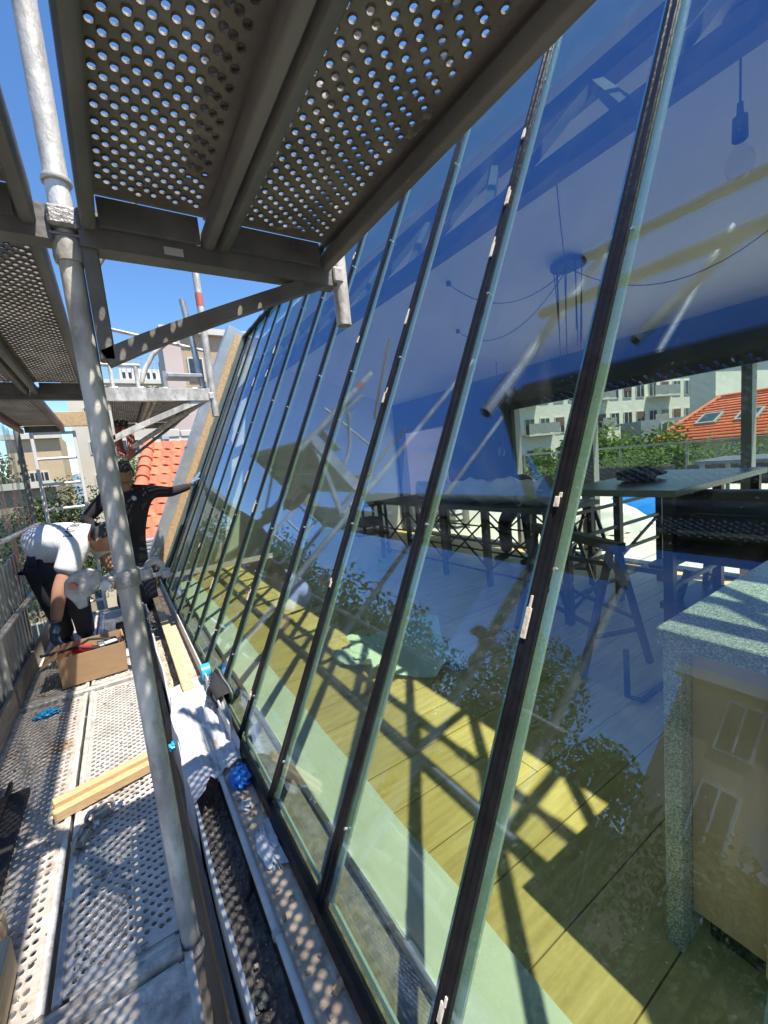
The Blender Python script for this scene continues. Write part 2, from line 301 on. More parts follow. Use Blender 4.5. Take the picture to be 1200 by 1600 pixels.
# ------------------------------------------------------------------ mesh helpers
class MB:
    def __init__(s): s.v = []; s.f = []
    def add(s, vs_, fs):
        k = len(s.v); s.v += [tuple(p) for p in vs_]; s.f += [tuple(i+k for i in q) for q in fs]; return s
    def box(s, a, b):
        (x0, y0, z0), (x1, y1, z1) = a, b
        return s.add([(x0,y0,z0),(x1,y0,z0),(x1,y1,z0),(x0,y1,z0),(x0,y0,z1),(x1,y0,z1),(x1,y1,z1),(x0,y1,z1)],
                     [(0,3,2,1),(4,5,6,7),(0,1,5,4),(1,2,6,5),(2,3,7,6),(3,0,4,7)])
    def obox(s, c, ax, ay, az):
        c, ax, ay, az = Vector(c), Vector(ax), Vector(ay), Vector(az)
        vs_ = [c+sx*ax+sy*ay+sz*az for sz in (-1,1) for sx, sy in ((-1,-1),(1,-1),(1,1),(-1,1))]
        fl = [(0,3,2,1),(4,5,6,7),(0,1,5,4),(1,2,6,5),(2,3,7,6),(3,0,4,7)]
        if ax.cross(ay).dot(az) < 0: fl = [tuple(reversed(q)) for q in fl]
        return s.add(vs_, fl)
    def bar(s, p, q, w, h, up=(0, 0, 1)):
        p, q = Vector(p), Vector(q); d = (q-p); L = d.length; d.normalize()
        u = Vector(up); x = d.cross(u)
        if x.length < 1e-4: x = d.cross(Vector((1, 0, 0)))
        x.normalize(); z = x.cross(d)
        return s.obox((p+q)/2, x*w/2, d*L/2, z*h/2)
    def path(s, pts, r, n=10, cap=True):
        pts = [Vector(p) for p in pts]; rs = r if isinstance(r, (list, tuple)) else [r]*len(pts)
        k0 = len(s.v); prev = None
        for i, p in enumerate(pts):
            d = (pts[min(i+1, len(pts)-1)]-pts[max(i-1, 0)]).normalized()
            if prev is None:
                a = d.orthogonal().normalized()
            else:
                a = (prev - d*prev.dot(d)).normalized()
            prev = a; b = d.cross(a)
            for j in range(n):
                t = 2*math.pi*j/n; s.v.append(tuple(p+(a*math.cos(t)+b*math.sin(t))*rs[i]))
        for i in range(len(pts)-1):
            for j in range(n):
                s.f.append((k0+i*n+j, k0+i*n+(j+1) % n, k0+(i+1)*n+(j+1) % n, k0+(i+1)*n+j))
        if cap:
            s.f.append(tuple(k0+j for j in reversed(range(n)))); s.f.append(tuple(k0+(len(pts)-1)*n+j for j in range(n)))
        return s
    def tube(s, p, q, r, n=14): return s.path([p, q], r, n)
    def hollow(s, p, q, r, ri, n=18):
        p, q = Vector(p), Vector(q); d = (q-p).normalized(); a = d.orthogonal().normalized(); b = d.cross(a)
        k = len(s.v)
        for P in (p, q):
            for R in (r, ri):
                for j in range(n):
                    t = 2*math.pi*j/n; s.v.append(tuple(P+(a*math.cos(t)+b*math.sin(t))*R))
        for j in range(n):
            i = (j+1) % n
            s.f += [(k+j, k+i, k+2*n+i, k+2*n+j), (k+n+i, k+n+j, k+3*n+j, k+3*n+i), (k+i, k+j, k+n+j, k+n+i), (k+2*n+j, k+2*n+i, k+3*n+i, k+3*n+j)]
        return s
    def prism(s, poly, p, q):
        """polygon of (a, b) vectors already as 3D points, swept from offset p to offset q"""
        n = len(poly); p, q = Vector(p), Vector(q)
        A = [Vector(x)+p for x in poly]; B = [Vector(x)+q for x in poly]
        return s.add(A+B, [tuple(reversed(range(n))), tuple(range(n, 2*n))]+[(i, (i+1) % n, n+(i+1) % n, n+i) for i in range(n)])
    def lathe(s, prof, c, n=20, axis='Z'):
        k = len(s.v)
        for r, z in prof:
            for j in range(n):
                t = 2*math.pi*j/n
                P = (r*math.cos(t), r*math.sin(t), z)
                if axis == 'X': P = (P[2], P[0], P[1])
                elif axis == 'Y': P = (P[0], P[2], P[1])
                s.v.append((c[0]+P[0], c[1]+P[1], c[2]+P[2]))
        for i in range(len(prof)-1):
            for j in range(n):
                s.f.append((k+i*n+j, k+i*n+(j+1) % n, k+(i+1)*n+(j+1) % n, k+(i+1)*n+j))
        return s
    def grid(s, nx, ny, fn, thick=None):
        k = len(s.v)
        for j in range(ny+1):
            for i in range(nx+1): s.v.append(tuple(fn(i/nx, j/ny)))
        for j in range(ny):
            for i in range(nx):
                a = k+j*(nx+1)+i; s.f.append((a, a+1, a+nx+2, a+nx+1))
        return s
    def mesh(s, name):
        me = bpy.data.meshes.new(name); me.from_pydata(s.v, [], s.f); me.update(); return me
    def build(s, name, mat, parent=None, smooth=None, fix=True, bevel=0):
        me = s.mesh(name)
        if fix:
            bm = bmesh.new(); bm.from_mesh(me); bmesh.ops.recalc_face_normals(bm, faces=bm.faces)
            if bevel: bmesh.ops.bevel(bm, geom=list(bm.edges), offset=bevel, segments=1, affect='EDGES', clamp_overlap=True)
            bm.to_mesh(me); bm.free()
        if smooth:
            for p in me.polygons: p.use_smooth = True
            me.set_sharp_from_angle(angle=math.radians(smooth))
        return link(name, me, mat, parent)

def wloc(o):
    v = o.location.copy()
    while o.parent: o = o.parent; v += o.location
    return v

def link(name, me, mat, parent=None):
    o = bpy.data.objects.new(name, me)
    if mat is not None:
        if not me.materials: me.materials.append(M[mat] if isinstance(mat, str) else mat)
    C.objects.link(o)
    if parent is not None:
        o.parent = parent; o.location = -wloc(parent)          # meshes are written in world coordinates
    return o

def tag(o, label, cat, group=None, kind=None):
    o['label'] = label; o['category'] = cat
    if group: o['group'] = group
    if kind: o['kind'] = kind
    return o

def thing(name, label, cat, loc=(0, 0, 0), group=None):
    o = bpy.data.objects.new(name, None); C.objects.link(o)
    o.location = loc; o.empty_display_size = 0.1
    return tag(o, label, cat, group)

def struct(o, label=None, kind='structure'):
    o['kind'] = kind
    if label: o['label'] = label
    return o

def part_of(src, parent, loc, name=None):                      # a repeat of a part sharing its mesh
    o = bpy.data.objects.new(name or src.name.split('.')[0], src.data); C.objects.link(o)
    o.parent = parent; o.location = Vector(loc)-wloc(parent)
    return o

# ------------------------------------------------------------------ the sloping glass plane
TILT = math.radians(25.1)
ST, CT = math.sin(TILT), math.cos(TILT)
GZ0 = 0.12
GX0 = (0.787+(GZ0-CZ)*ST)/CT
GL = (3.06-GZ0)/CT
def gp(y, s, off=0.0):
    """point on the glazing: y along the facade, s up the slope, off outwards"""
    return Vector((GX0+s*ST-off*CT, y, GZ0+s*CT+off*ST))
def gx(z): return GX0+(z-GZ0)*ST/CT
AXS, AXO, AXY = Vector((ST, 0, CT)), Vector((-CT, 0, ST)), Vector((0, 1, 0))

# ================================================================== SETTING
def rnd(a, b): return random.uniform(a, b)

g = MB().grid(40, 40, lambda u, v: ((u-.5)*2400, (v-.5)*2400, -14.0))
struct(g.build('ground', 'ground'), 'dark street level far below the scaffold')

def hillz(x, y):
    return 30*math.sin(x*0.006+1.0)*math.sin(x*0.0023+0.4)+34+8*math.sin(x*0.021)
h = MB().grid(60, 5, lambda u, v: ((u-.5)*1600, 560+v*260, -14+(hillz((u-.5)*1600, 0)*1.0+8)*math.sin(min(1, v*1.05)*math.pi/2)))
struct(h.build('hills', 'hill', smooth=60), 'hazy blue hills on the horizon')

# ------------------------------------------------------------------ the room behind the glass
YN, YF, XB = -2.2, 6.2, 4.3
fl = struct(MB().box((0.68, YN, -0.20), (XB+0.1, YF, 0.002)).build('floor', 'dirt_and_shade'), 'yellow wooden floor inside the glazed room')
y = YN+0.02
k = 0
while y < YF-0.1:
    cut = 1.25+0.83*((k*7) % 4)
    for x0, x1 in ((0.685, cut), (cut+0.004, XB+0.09)):
        MB().box((x0, y, 0.002), (x1, y+0.1955, 0.020+rnd(-0.0008, 0.0008))).build('floor_plank', 'floor', fl)
    y += 0.2; k += 1
st_ = MB().grid(4, 60, lambda u, v: (0.475+u*0.205+0.004*math.sin(v*90), YN+v*(YF-YN), 0.032+rnd(-.001, .001)))
st_.box((0.475, YN, -0.1), (0.68, YF, 0.029))
struct(st_.build('floor_border', 'screed'), 'bright white screed strip along the foot of the glass')
struct(MB().box((0.30, YN, -0.3), (0.474, YF, -0.03)).build('floor_channel', 'mortar'), 'dark recess inside the foot of the glass')

wl = MB()
wl.box((XB, 3.62, 0.86), (XB+0.18, 4.85, 1.83)).box((XB, YN, 1.83), (XB+0.18, YF, 2.6))
wl.box((XB, 6.12, 0.0), (XB+0.18, YF, 1.83)).box((XB, 4.85, 1.76), (XB+0.18, 6.12, 1.8299))
wl.box((XB, YN, 0.0), (XB+0.18, -0.9, 1.83))
back = struct(wl.build('wall_back', 'backwall'), 'grey wall above the wide terrace opening')
MB().box((XB-0.05, -0.9, 1.79), (XB-0.002, 3.66, 1.88)).build('lintel', 'black_steel', back)
MB().box((XB+0.02, 3.56, 0.02), (XB+0.12, 3.615, 1.82)).build('jamb', 'grey_post', back)
MB().box((XB+0.02, 2.55, 0.02), (XB+0.12, 2.70, 1.82)).build('door_post', 'grey_post', back)
MB().box((XB+0.02, 1.23, 0.02), (XB+0.12, 1.30, 1.82)).build('door_post', 'grey_post', back)
MB().box((XB+0.02, -0.9, 0.021), (XB+0.14, 6.1, 0.045)).build('door_track', 'black_steel', back)
struct(MB().box((1.9, YF, -0.3), (XB+0.18, YF+0.2, 3.0)).prism([(0.34, 0, 0.1), (1.9, 0, 0.1), (1.9, 0, 3.0), (1.70, 0, 3.0)], (0, YF, 0), (0, YF+0.2, 0)).build('wall_far', 'white_paint'), 'white end wall of the glazed room')
struct(MB().box((0.9, YN-0.2, -0.3), (XB+0.18, YN, 3.0)).build('wall_near', 'white_paint'), 'white end wall behind the counter')
cl = MB().prism([(1.95, 0, 2.95), (XB+0.18, 0, 2.216), (XB+0.18, 0, 2.5), (1.95, 0, 3.12)], (0, YN, 0), (0, YF+0.2, 0))
struct(cl.build('ceiling', 'ceiling'), 'pale sloping ceiling over the room')
struct(MB().box((0.0, YN, -14), (0.06, YF+0.4, -0.42)).box((0.06, YN, -14), (4.4, YF+0.4, -0.32)).build('wall_front', 'w_cream'), 'rendered street front below the gutter')

# ------------------------------------------------------------------ the glazing
GY = [0.558+0.4535*i for i in range(-4, 12)]       # mullion centres
gf = thing('glass_facade', 'long sloping wall of blue tinted panes between slim black glazing bars', 'glass facade', (GX0, 2.5, GZ0))
for i, yy in enumerate(GY):
    m = MB()
    c = gp(yy, GL/2)
    m.obox(gp(yy, GL/2, 0.002), AXY*0.018, AXS*GL/2, AXO*0.0035)
    m.obox(gp(yy-0.008, GL/2, 0.0065), AXY*0.005, AXS*GL/2, AXO*0.0015)
    m.obox(gp(yy+0.009, GL/2, 0.0065), AXY*0.003, AXS*GL/2, AXO*0.0015)
    mo = m.build('glazing_bar', 'black', gf)
    MB().obox(gp(yy, GL/2, -0.014), AXY*0.010, AXS*(GL/2-0.03), AXO*0.0055).build('inner_fin', 'fin', mo)
    if 2 < i < 13:
        for q in range(3 if i < 9 else 2):
            s = rnd(0.15, GL-0.2); L = rnd(0.012, 0.034)
            pb = MB().obox(gp(yy+rnd(-.004, .008), s, 0.009), AXY*rnd(.004, .008), AXS*L, AXO*rnd(.002, .004))
            pb.obox(gp(yy+rnd(-.008, .008), s+L*1.3, 0.009), AXY*rnd(.002, .005), AXS*L*.5, AXO*.002)
            pb.build('putty_remnant', 'putty', mo, bevel=0.001)
        for q in range(4):
            s = 0.2+q*0.82+rnd(-.1, .1)
            a = gp(yy-0.030, s, 0.002); MB().tube(a, a+AXO*0.008, 0.004, 8).build('screw', 'galv_plain', mo)
for i in range(len(GY)-1):
    y0, y1 = GY[i]+0.0125, GY[i+1]-0.0125
    p = MB().obox(gp((y0+y1)/2, GL/2, -0.004), AXY*(y1-y0)/2, AXS*(GL/2-0.004), AXO*0.004).build('glass_pane', 'glass', gf)
    sp = MB()
    for ye, sg in ((y0, 1), (y1, -1)):
        sp.obox(gp(ye+sg*0.012, GL/2, -0.0135), AXY*0.010, AXS*(GL/2-0.02), AXO*0.004)
    sp.obox(gp((y0+y1)/2, 0.022, -0.0135), AXY*((y1-y0)/2-0.03), AXS*0.006, AXO*0.004)
    sp.build('edge_spacer', 'spacer', p)
MB().obox(gp(2.15, -0.012, 0.004), AXY*3.42, AXS*0.014, AXO*0.016).build('bottom_rail', 'black', gf)
tf = MB()
n = 60
for j in range(n):
    ya = -1.3+j*(6.95/n)
    tf.obox(gp(ya+0.06, GL+0.01+rnd(-.006, .006), 0.014), AXY*0.0595, AXS*rnd(.016, .028), AXO*rnd(.018, .026))
tf.build('ridge_flashing', 'black_matte', gf)
rg = MB().prism([(1.70, 0, 3.075), (1.96, 0, 3.13), (1.96, 0, 3.138), (1.70, 0, 3.083)], (0, -1.3, 0), (0, 5.6, 0))
rg.build('ridge_glazing', 'glass', gf)
e = MB()                                        # far side frame of the glazing, strip by strip
for ya, yb, off in ((5.555, 5.60, 0.03), (5.605, 5.65, 0.045), (5.655, 5.70, 0.02)):
    e.obox(gp((ya+yb)/2, GL/2, off/2-.02), AXY*(yb-ya)/2, AXS*(GL/2+.02), AXO*(off/2+.02))
e.build('side_profile', 'fin', gf)
mt = MB()
for j in range(70):
    s = j/70*GL
    mt.obox(gp(5.735+rnd(-.008, .008), s+.02, 0.0+rnd(-.01, .012)), AXY*rnd(.022, .034), AXS*rnd(.02, .03), AXO*rnd(.014, .03))
mt.build('mortar_joint', 'mortar', gf, bevel=0.004)
MB().obox(gp(5.80, GL/2+.02, 0.04), AXY*0.026, AXS*(GL/2+.04), AXO*0.065).build('edge_board', 'osb', gf)
zc = MB().obox(gp(5.93, GL/2+.05, 0.09), AXY*0.10, AXS*(GL/2+.10), AXO*0.125)
zc.obox(gp(5.93, GL*.52, 0.219), AXY*0.103, AXS*0.012, AXO*0.004)
zc.build('side_cover', 'zinc', gf, bevel=0.004)

# interior lattice truss behind the top of the glass
tr = thing('lattice_truss', 'dark steel lattice truss running under the roof behind the glass', 'truss', (1.345, 2, 2.2))
A0, A1 = Vector((1.345, 0, 2.204)), Vector((1.882, 0, 2.768))
MB().obox(A0+Vector((0, 2, 0)), (0.03, 0, 0), (0, 4.15, 0), (0, 0, 0.03)).build('lower_chord', 'truss', tr)
MB().obox(A1+Vector((0, 2, 0)), (0.045, 0, 0), (0, 4.15, 0), (0, 0, 0.035)).build('upper_chord', 'truss', tr)
yy = -2.0
up = True
while yy < 5.9:
    a, b = (A0, A1) if up else (A1, A0)
    L = 0.40 if up else 0.13
    MB().bar(a+Vector((0, yy, 0)), b+Vector((0, yy+L, 0)), 0.036, 0.036).build('web_member', 'truss', tr)
    yy += L; up = not up

# ------------------------------------------------------------------ gutter and ledge at the foot of the glass
gu = thing('roof_gutter', 'old box gutter full of dark grit along the foot of the glass', 'gutter', (0.14, 1.5, -0.1))
def lipx(v): return 0.072+0.004*math.sin(v*23)+0.003*math.sin(v*61)
lp = MB()
lp.grid(1, 90, lambda u, v: (lipx(v), -1.4+v*7.0, -0.16+u*(0.235+0.003*math.sin(v*140))))
lp.grid(1, 90, lambda u, v: (lipx(v)+u*0.011, -1.4+v*7.0, 0.075+0.003*math.sin(v*140)))
lp.grid(1, 90, lambda u, v: (lipx(v)+0.011, -1.4+v*7.0, -0.16+u*(0.235+0.003*math.sin(v*140))))
lp.build('front_lip', 'zinc_white', gu, smooth=50)
MB().box((0.045, -1.4, -0.42), (0.066, 5.6, -0.10)).build('fascia_board', 'wood_old', gu)
tb = MB().grid(9, 240, lambda u, v: (0.083+u*0.102, -1.4+v*4.2, -0.055+rnd(-.006, .006)+0.02*abs(u-.5)+.008*math.sin(v*60+u*4)))
tb.build('trough_grit', 'dirt_and_shade', gu)
tb = MB().grid(9, 130, lambda u, v: (0.083+u*0.102, 2.8+v*2.8, -0.02+rnd(-.007, .007)+0.02*abs(u-.5)+.008*math.sin(v*60+u*4)))
tb.build('trough_grit', 'grit', gu)
pb_ = MB()
for q in range(1500):
    yb = -1.0+5.9*random.random(); r_ = rnd(.0022, .0065); c_ = Vector((rnd(.088, .180), yb, -.052+rnd(0, .012)+(.034 if yb > 2.8 else 0)))
    ax_ = [Vector((rnd(-1, 1), rnd(-1, 1), rnd(-1, 1))).normalized()*r_*rnd(.7, 1.3) for _ in range(3)]
    pb_.add([c_+ax_[0], c_-ax_[0], c_+ax_[1], c_-ax_[1], c_+ax_[2], c_-ax_[2]], [(0, 2, 4), (2, 1, 4), (1, 3, 4), (3, 0, 4), (2, 0, 5), (1, 2, 5), (3, 1, 5), (0, 3, 5)])
ob = pb_.build('gutter_gravel', 'grit', gu); ob['kind'] = 'stuff'
MB().box((0.185, -1.4, -0.12), (0.197, 5.6, 0.083)).build('trough_back', 'black_matte', gu)
lg = MB().grid(6, 200, lambda u, v: (0.190+u*0.112, -1.4+v*7.0, 0.088+rnd(-.002, .002)))
lg.box((0.198, -1.4, -0.1), (0.302, 5.6, 0.084))
lg.build('stone_ledge', 'ledge', gu)
for ya, yb in ((-1.4, 1.03), (1.04, 1.75), (1.76, 2.55)):
    MB().tube((0.186, ya, 0.087), (0.188, yb, 0.087), 0.0115, 12).build('ledge_nosing', 'zinc_white', gu, smooth=50)
for yb in (1.035, 1.755):
    MB().tube((0.187, yb-.008, 0.087), (0.187, yb+.008, 0.087), 0.0155, 12).build('nosing_collar', 'zinc', gu, smooth=50)
for q in range(4):
    yb = 0.55+q*0.75
    MB().path([(0.179, yb, 0.07), (0.174, yb, -0.02), (0.155, yb+.01, -0.05)], 0.007, 8).build('gutter_bracket', 'black_matte', gu, smooth=50)
MB().box((0.150, 2.60, 0.085), (0.212, 5.2, 0.118)).build('timber_sill', 'wood_y', gu, bevel=0.003)
up_ = MB()
for j in range(8):
    ya = 1.95+j*0.4535
    up_.box((0.272, ya, 0.09), (0.280, ya+0.447, 0.185))
up_.build('zinc_upstand', 'zinc_white', gu)
bs = MB()
for j in range(60):
    ya = -0.6+j*0.045+rnd(-.02, .02)
    if 1.85 < ya < 2.4: continue
    bs.obox((rnd(.21, .292), ya, 0.094), (rnd(.003, .009), rnd(-.004, .004), 0), (rnd(-.003, .003), rnd(.003, .012), 0), (0, 0, rnd(.002, .005)))
ob = bs.build('ledge_debris', 'mortar', gu, bevel=0.002); ob['kind'] = 'stuff'
for x, yb, ax_ in ((0.283, 1.012, .5), (0.275, 0.83, 1.2), (0.289, 1.44, .2), (0.281, 1.472, .15)):
    o = MB().obox((x, yb, 0.100), (0.007*math.cos(ax_), -0.007*math.sin(ax_), 0), (0.024*math.sin(ax_), 0.024*math.cos(ax_), 0), (0, 0, 0.006)).build('timber_wedge', 'wood', None, bevel=0.001)
    tag(o, {0.5: 'small timber wedge beside the foot of the second glazing bar', 1.2: 'brown wood chip on the dappled ledge nearest the viewer', .2: 'pale wood wedge by the third glazing bar, glass side', .15: 'pale wood wedge by the third glazing bar, farther of two'}[ax_], 'wedge', 'wood wedges on the ledge')
fe = thing('roof_flashing', 'folded grey zinc flashing at the far end of the gutter', 'flashing', (0.2, 6.2, 0))
MB().grid(8, 8, lambda u, v: (-0.15+u*0.62, 5.75+v*1.5, 0.02+0.10*v+0.05*math.sin(u*5)*v)).build('zinc_tray', 'zinc', fe, smooth=40)
for q in range(7):
    z = 0.12+q*0.055
    MB().obox((0.24+q*0.018, 7.30+q*.02, z), (0.20, 0.02, 0), (0, 0.03, 0.01), (0, 0, 0.012)).build('zinc_fold', 'zinc', fe)
tf_ = MB()
for q in range(420):
    x, yy = 0.20+rnd(-.09, .09), 5.85+rnd(-.16, .3)
    hgt = rnd(.04, .12); dx, dy = rnd(-.05, .05), rnd(-.05, .05); w = .005
    tf_.add([(x-w, yy, .06), (x+w, yy, .06), (x+dx+w*.3, yy+dy, .06+hgt), (x+dx-w*.3, yy+dy, .06+hgt)], [(0, 1, 2, 3)])
mo_ = tf_.build('grass_tuft', 'drygrass', None, fix=False); tag(mo_, 'dry yellow moss and grass growing at the end of the gutter', 'plant')

# ================================================================== SCAFFOLD
_plate_cache = {}
def plate_mesh(W, L, r=0.0068, margin=0.026, cols=14, pitch=0.040, seed=1, slot=1.0):
    if slot > 1: cols, pitch, r = 13, 0.037, 0.0078
    key = (round(W, 3), round(L, 3), seed, slot)
    if key in _plate_cache: return _plate_cache[key]
    m = MB(); cw = (W-2*margin)/cols; n = 12
    rows = int((L-0.06)/pitch)-1
    y00 = (L-rows*pitch)/2
    offs = [0.0, 0.36, 0.72, 0.14, 0.5, 0.86, 0.3, 0.64, 0.08, 0.44, 0.8, 0.22]
    m.add([(0, 0, 0), (margin, 0, 0), (margin, L, 0), (0, L, 0)], [(0, 1, 2, 3)])
    m.add([(W-margin, 0, 0), (W, 0, 0), (W, L, 0), (W-margin, L, 0)], [(0, 1, 2, 3)])
    per = []
    for j in range(n):                                       # 12 points round the cell edge
        t = 2*math.pi*(j+.5)/n; c, s = math.cos(t), math.sin(t); k = max(abs(c), abs(s)); per.append((c/k, s/k, c, s))
    rs_ = random.Random(seed)
    for i in range(cols):
        x0 = margin+i*cw; xc = x0+cw/2; off = offs[(i+i//12) % 12]*pitch
        ys = y00-pitch+off
        a = ys
        m.add([(x0, 0, 0), (x0+cw, 0, 0), (x0+cw, a, 0), (x0, a, 0)], [(0, 1, 2, 3)])
        for q in range(rows+1):
            yc = ys+(q+.5)*pitch
            k0 = len(m.v)
            for px, py, c, s in per: m.v.append((xc+px*cw/2, yc+py*pitch/2, 0))
            for px, py, c, s in per: m.v.append((xc+c*(r+.0025), yc+s*(r*slot+.0035), 0.0004))
            for px, py, c, s in per: m.v.append((xc+c*r, yc+s*r*slot, 0.0022))
            for px, py, c, s in per: m.v.append((xc+c*r*.96, yc+s*r*slot*.96, -0.0025))
            for ring in range(3):
                for j in range(n):
                    i2 = (j+1) % n
                    m.f.append((k0+ring*n+j, k0+ring*n+i2, k0+(ring+1)*n+i2, k0+(ring+1)*n+j))
        b = ys+(rows+1)*pitch
        m.add([(x0, b, 0), (x0+cw, b, 0), (x0+cw, L, 0), (x0, L, 0)], [(0, 1, 2, 3)])
    me = m.mesh('deck_plate')
    _plate_cache[key] = me
    return me

def plank(x0, x1, y0, y1, z, label, mat='deck', rail='galv', perf=True, seed=1, group='scaffold deck planks', slot=1.0):
    t = thing('scaffold_plank', label, 'scaffold plank', (x0, y0, z), group)
    W, L = x1-x0, y1-y0
    if perf:
        me0 = plate_mesh(W-0.024, L-0.02, seed=seed, slot=slot)
        me = me0
        if me0.materials and me0.materials[0] != M[mat]: me = me0.copy(); me.materials.clear()
        o = bpy.data.objects.new('deck_plate', me); C.objects.link(o); o.parent = t; o.location = (0.012, 0.01, 0)
        if not me.materials: me.materials.append(M[mat])
    else:
        MB().grid(6, 40, lambda u, v: (x0+.012+u*(W-.024), y0+.01+v*(L-.02), z+rnd(-.0015, .0015))).build('deck_plate', mat, t)
    for xa, sg in ((x0, 1), (x1, -1)):
        prof = [(xa, 0, z+.006), (xa, 0, z-.066), (xa+sg*.006, 0, z-.074), (xa+sg*.024, 0, z-.074), (xa+sg*.030, 0, z-.068), (xa+sg*.030, 0, z-.040),
                (xa+sg*.030, 0, z-.034), (xa+sg*.008, 0, z-.030), (xa+sg*.008, 0, z-.004), (xa+sg*.022, 0, z+.001), (xa+sg*.020, 0, z+.007), (xa+sg*.006, 0, z+.010)]
        MB().prism(prof, (0, y0, 0), (0, y1, 0)).build('side_rail', rail, t, smooth=50)
    for ya, sg in ((y0, 1), (y1, -1)):
        m = MB().box((x0+.037, min(ya, ya+sg*.012), z-.066), (x1-.037, max(ya, ya+sg*.012), z-.003))
        for xx in (x0+.07, x1-.07):
            m.bar((xx, ya-sg*.001, z-.03), (xx, ya-sg*.045, z-.012), .03, .008); m.bar((xx, ya-sg*.045, z-.012), (xx, ya-sg*.06, z-.045), .03, .008)
        m.build('end_cap', rail, t)
    return t

XS = -0.012                                  # line of the inner poles
BY = [-0.80, 1.265, 3.32, 5.38]              # bay lines
XL0, XL1, XR0, XR1 = -0.705, -0.352, -0.338, -0.012
names = ['behind the viewer', 'nearest', 'middle', 'far']
plank(XL0, XL1, BY[0]+.05, BY[1]-.05, 0.0, 'grime crusted solid deck plank at the very bottom edge, left one', 'grime', 'galv', perf=False)
plank(XR0, XR1, BY[0]+.05, BY[1]-.05, 0.0, 'cement crusted solid plank in the bottom left corner before the transom', 'grime', 'galv', perf=False)
plank(XL0, XL1, BY[1]+.03, BY[2]-.05, 0.0, 'brownish perforated plank under the dark profile and timber blocks', 'deck_brown', 'galv', slot=1.2)
plank(XR0, XR1, BY[1]+.03, BY[2]-.05, 0.0, 'bright perforated plank crossed by the short timber batten', 'deck', 'galv', slot=1.2)
plank(XL0, XL1, BY[2]+.05, BY[3]-.05, 0.0, 'perforated plank under the cardboard box and bending man', 'deck_brown', 'galv', slot=1.2)
plank(XR0, XR1, BY[2]+.05, BY[3]-.05, 0.0, 'perforated plank beyond the box beside the gutter', 'deck', 'galv', slot=1.2)
for b in (0, 1, 2):  # planks added below, coloured dark so the deck holes read as shade
    plank(XL0, XR1, BY[b]+.05, BY[b+1]-.05, -2.0, 'dark plank added under the walkway to keep its deck holes dark, %s bay' % ('nearest', 'second', 'third')[b], 'dirt_and_shade', 'beam_dark', perf=False)
ZU = 1.99
for b, nm in ((0, 'nearest'), (1, 'second'), (2, 'third')):
    ya, yb = BY[b]+.05, BY[b+1]-.03
    if b > 0:
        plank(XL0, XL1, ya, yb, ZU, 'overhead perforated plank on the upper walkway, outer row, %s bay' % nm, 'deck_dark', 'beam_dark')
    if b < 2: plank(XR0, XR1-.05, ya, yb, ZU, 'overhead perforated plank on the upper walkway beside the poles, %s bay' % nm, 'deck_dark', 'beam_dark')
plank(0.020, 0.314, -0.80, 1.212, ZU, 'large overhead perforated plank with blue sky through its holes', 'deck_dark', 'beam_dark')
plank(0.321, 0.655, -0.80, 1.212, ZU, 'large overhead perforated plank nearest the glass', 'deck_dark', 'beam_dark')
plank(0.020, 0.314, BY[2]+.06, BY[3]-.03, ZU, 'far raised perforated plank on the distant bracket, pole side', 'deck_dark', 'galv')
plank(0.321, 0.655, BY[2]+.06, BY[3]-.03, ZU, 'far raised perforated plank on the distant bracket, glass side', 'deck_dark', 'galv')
o = MB().box((0.232, -0.55, ZU+.012), (0.305, 1.05, ZU+.040)).build('loose_board', 'wood_old', None, bevel=.002)
tag(o, 'old timber board lying on the overhead deck, glimpsed through its holes', 'board')
def pole(x, y, z0, z1, label, mat='galv', r=0.0242, group='scaffold poles'):
    t = thing('scaffold_pole', label, 'scaffold pole', (x, y, z0), group)
    MB().hollow((x, y, z0), (x, y, z1), r, r-.0035, 22).build('tube', mat, t, smooth=40)
    return t
def collar(t, x, y, z, r=.0285, hgt=.05, mat='galv'):
    MB().lathe([(r-.004, -hgt/2), (r, -hgt/2), (r+.002, -hgt/4), (r, hgt/2), (r-.004, hgt/2)], (x, y, z), 20).build('collar', mat, t, smooth=50)

t = pole(XS, BY[1]-.01, -0.6, 4.6, 'tall galvanised pole dappled with light, nearest the viewer')
collar(t, XS, BY[1]-.01, 2.03, .029, .012)
collar(t, XS, BY[1]-.01, 1.875, .030, .05)
MB().tube((XS-.03, BY[1]-.034, 1.905), (XS+.03, BY[1]-.034, 1.905), .004, 8).build('locking_wedge', 'castiron', t)
MB().path([(XS+.0255*math.cos(a), BY[1]-.01+.0255*math.sin(a), 2.62+.012*math.sin(a)) for a in [i*math.pi/8 for i in range(17)]], .003, 8).build('cable_tie', 'plastic_w', t, smooth=50)
MB().path([(XS+.026, BY[1]-.02, 2.618), (XS+.05, BY[1]-.03, 2.615), (XS+.058, BY[1]-.03, 2.58)], .0025, 6).build('cable_tie', 'plastic_w', t, smooth=50)
t = pole(XS, BY[2], -3, 3.9, 'second inner pole hidden behind the nearest one')
t = pole(XS, BY[3], -3, 2.2, 'inner pole beside the man in black', mat='beam_dark')
t = pole(-0.735, BY[2], -3, 4, 'outer pole at the left edge beside the sheeting')
t = pole(-0.735, BY[3], -3, 4, 'dark outer pole left of the white ladder', mat='beam_dark')
t = pole(-0.735, BY[1]-.01, -3, 4, 'outer pole out beside the viewer')

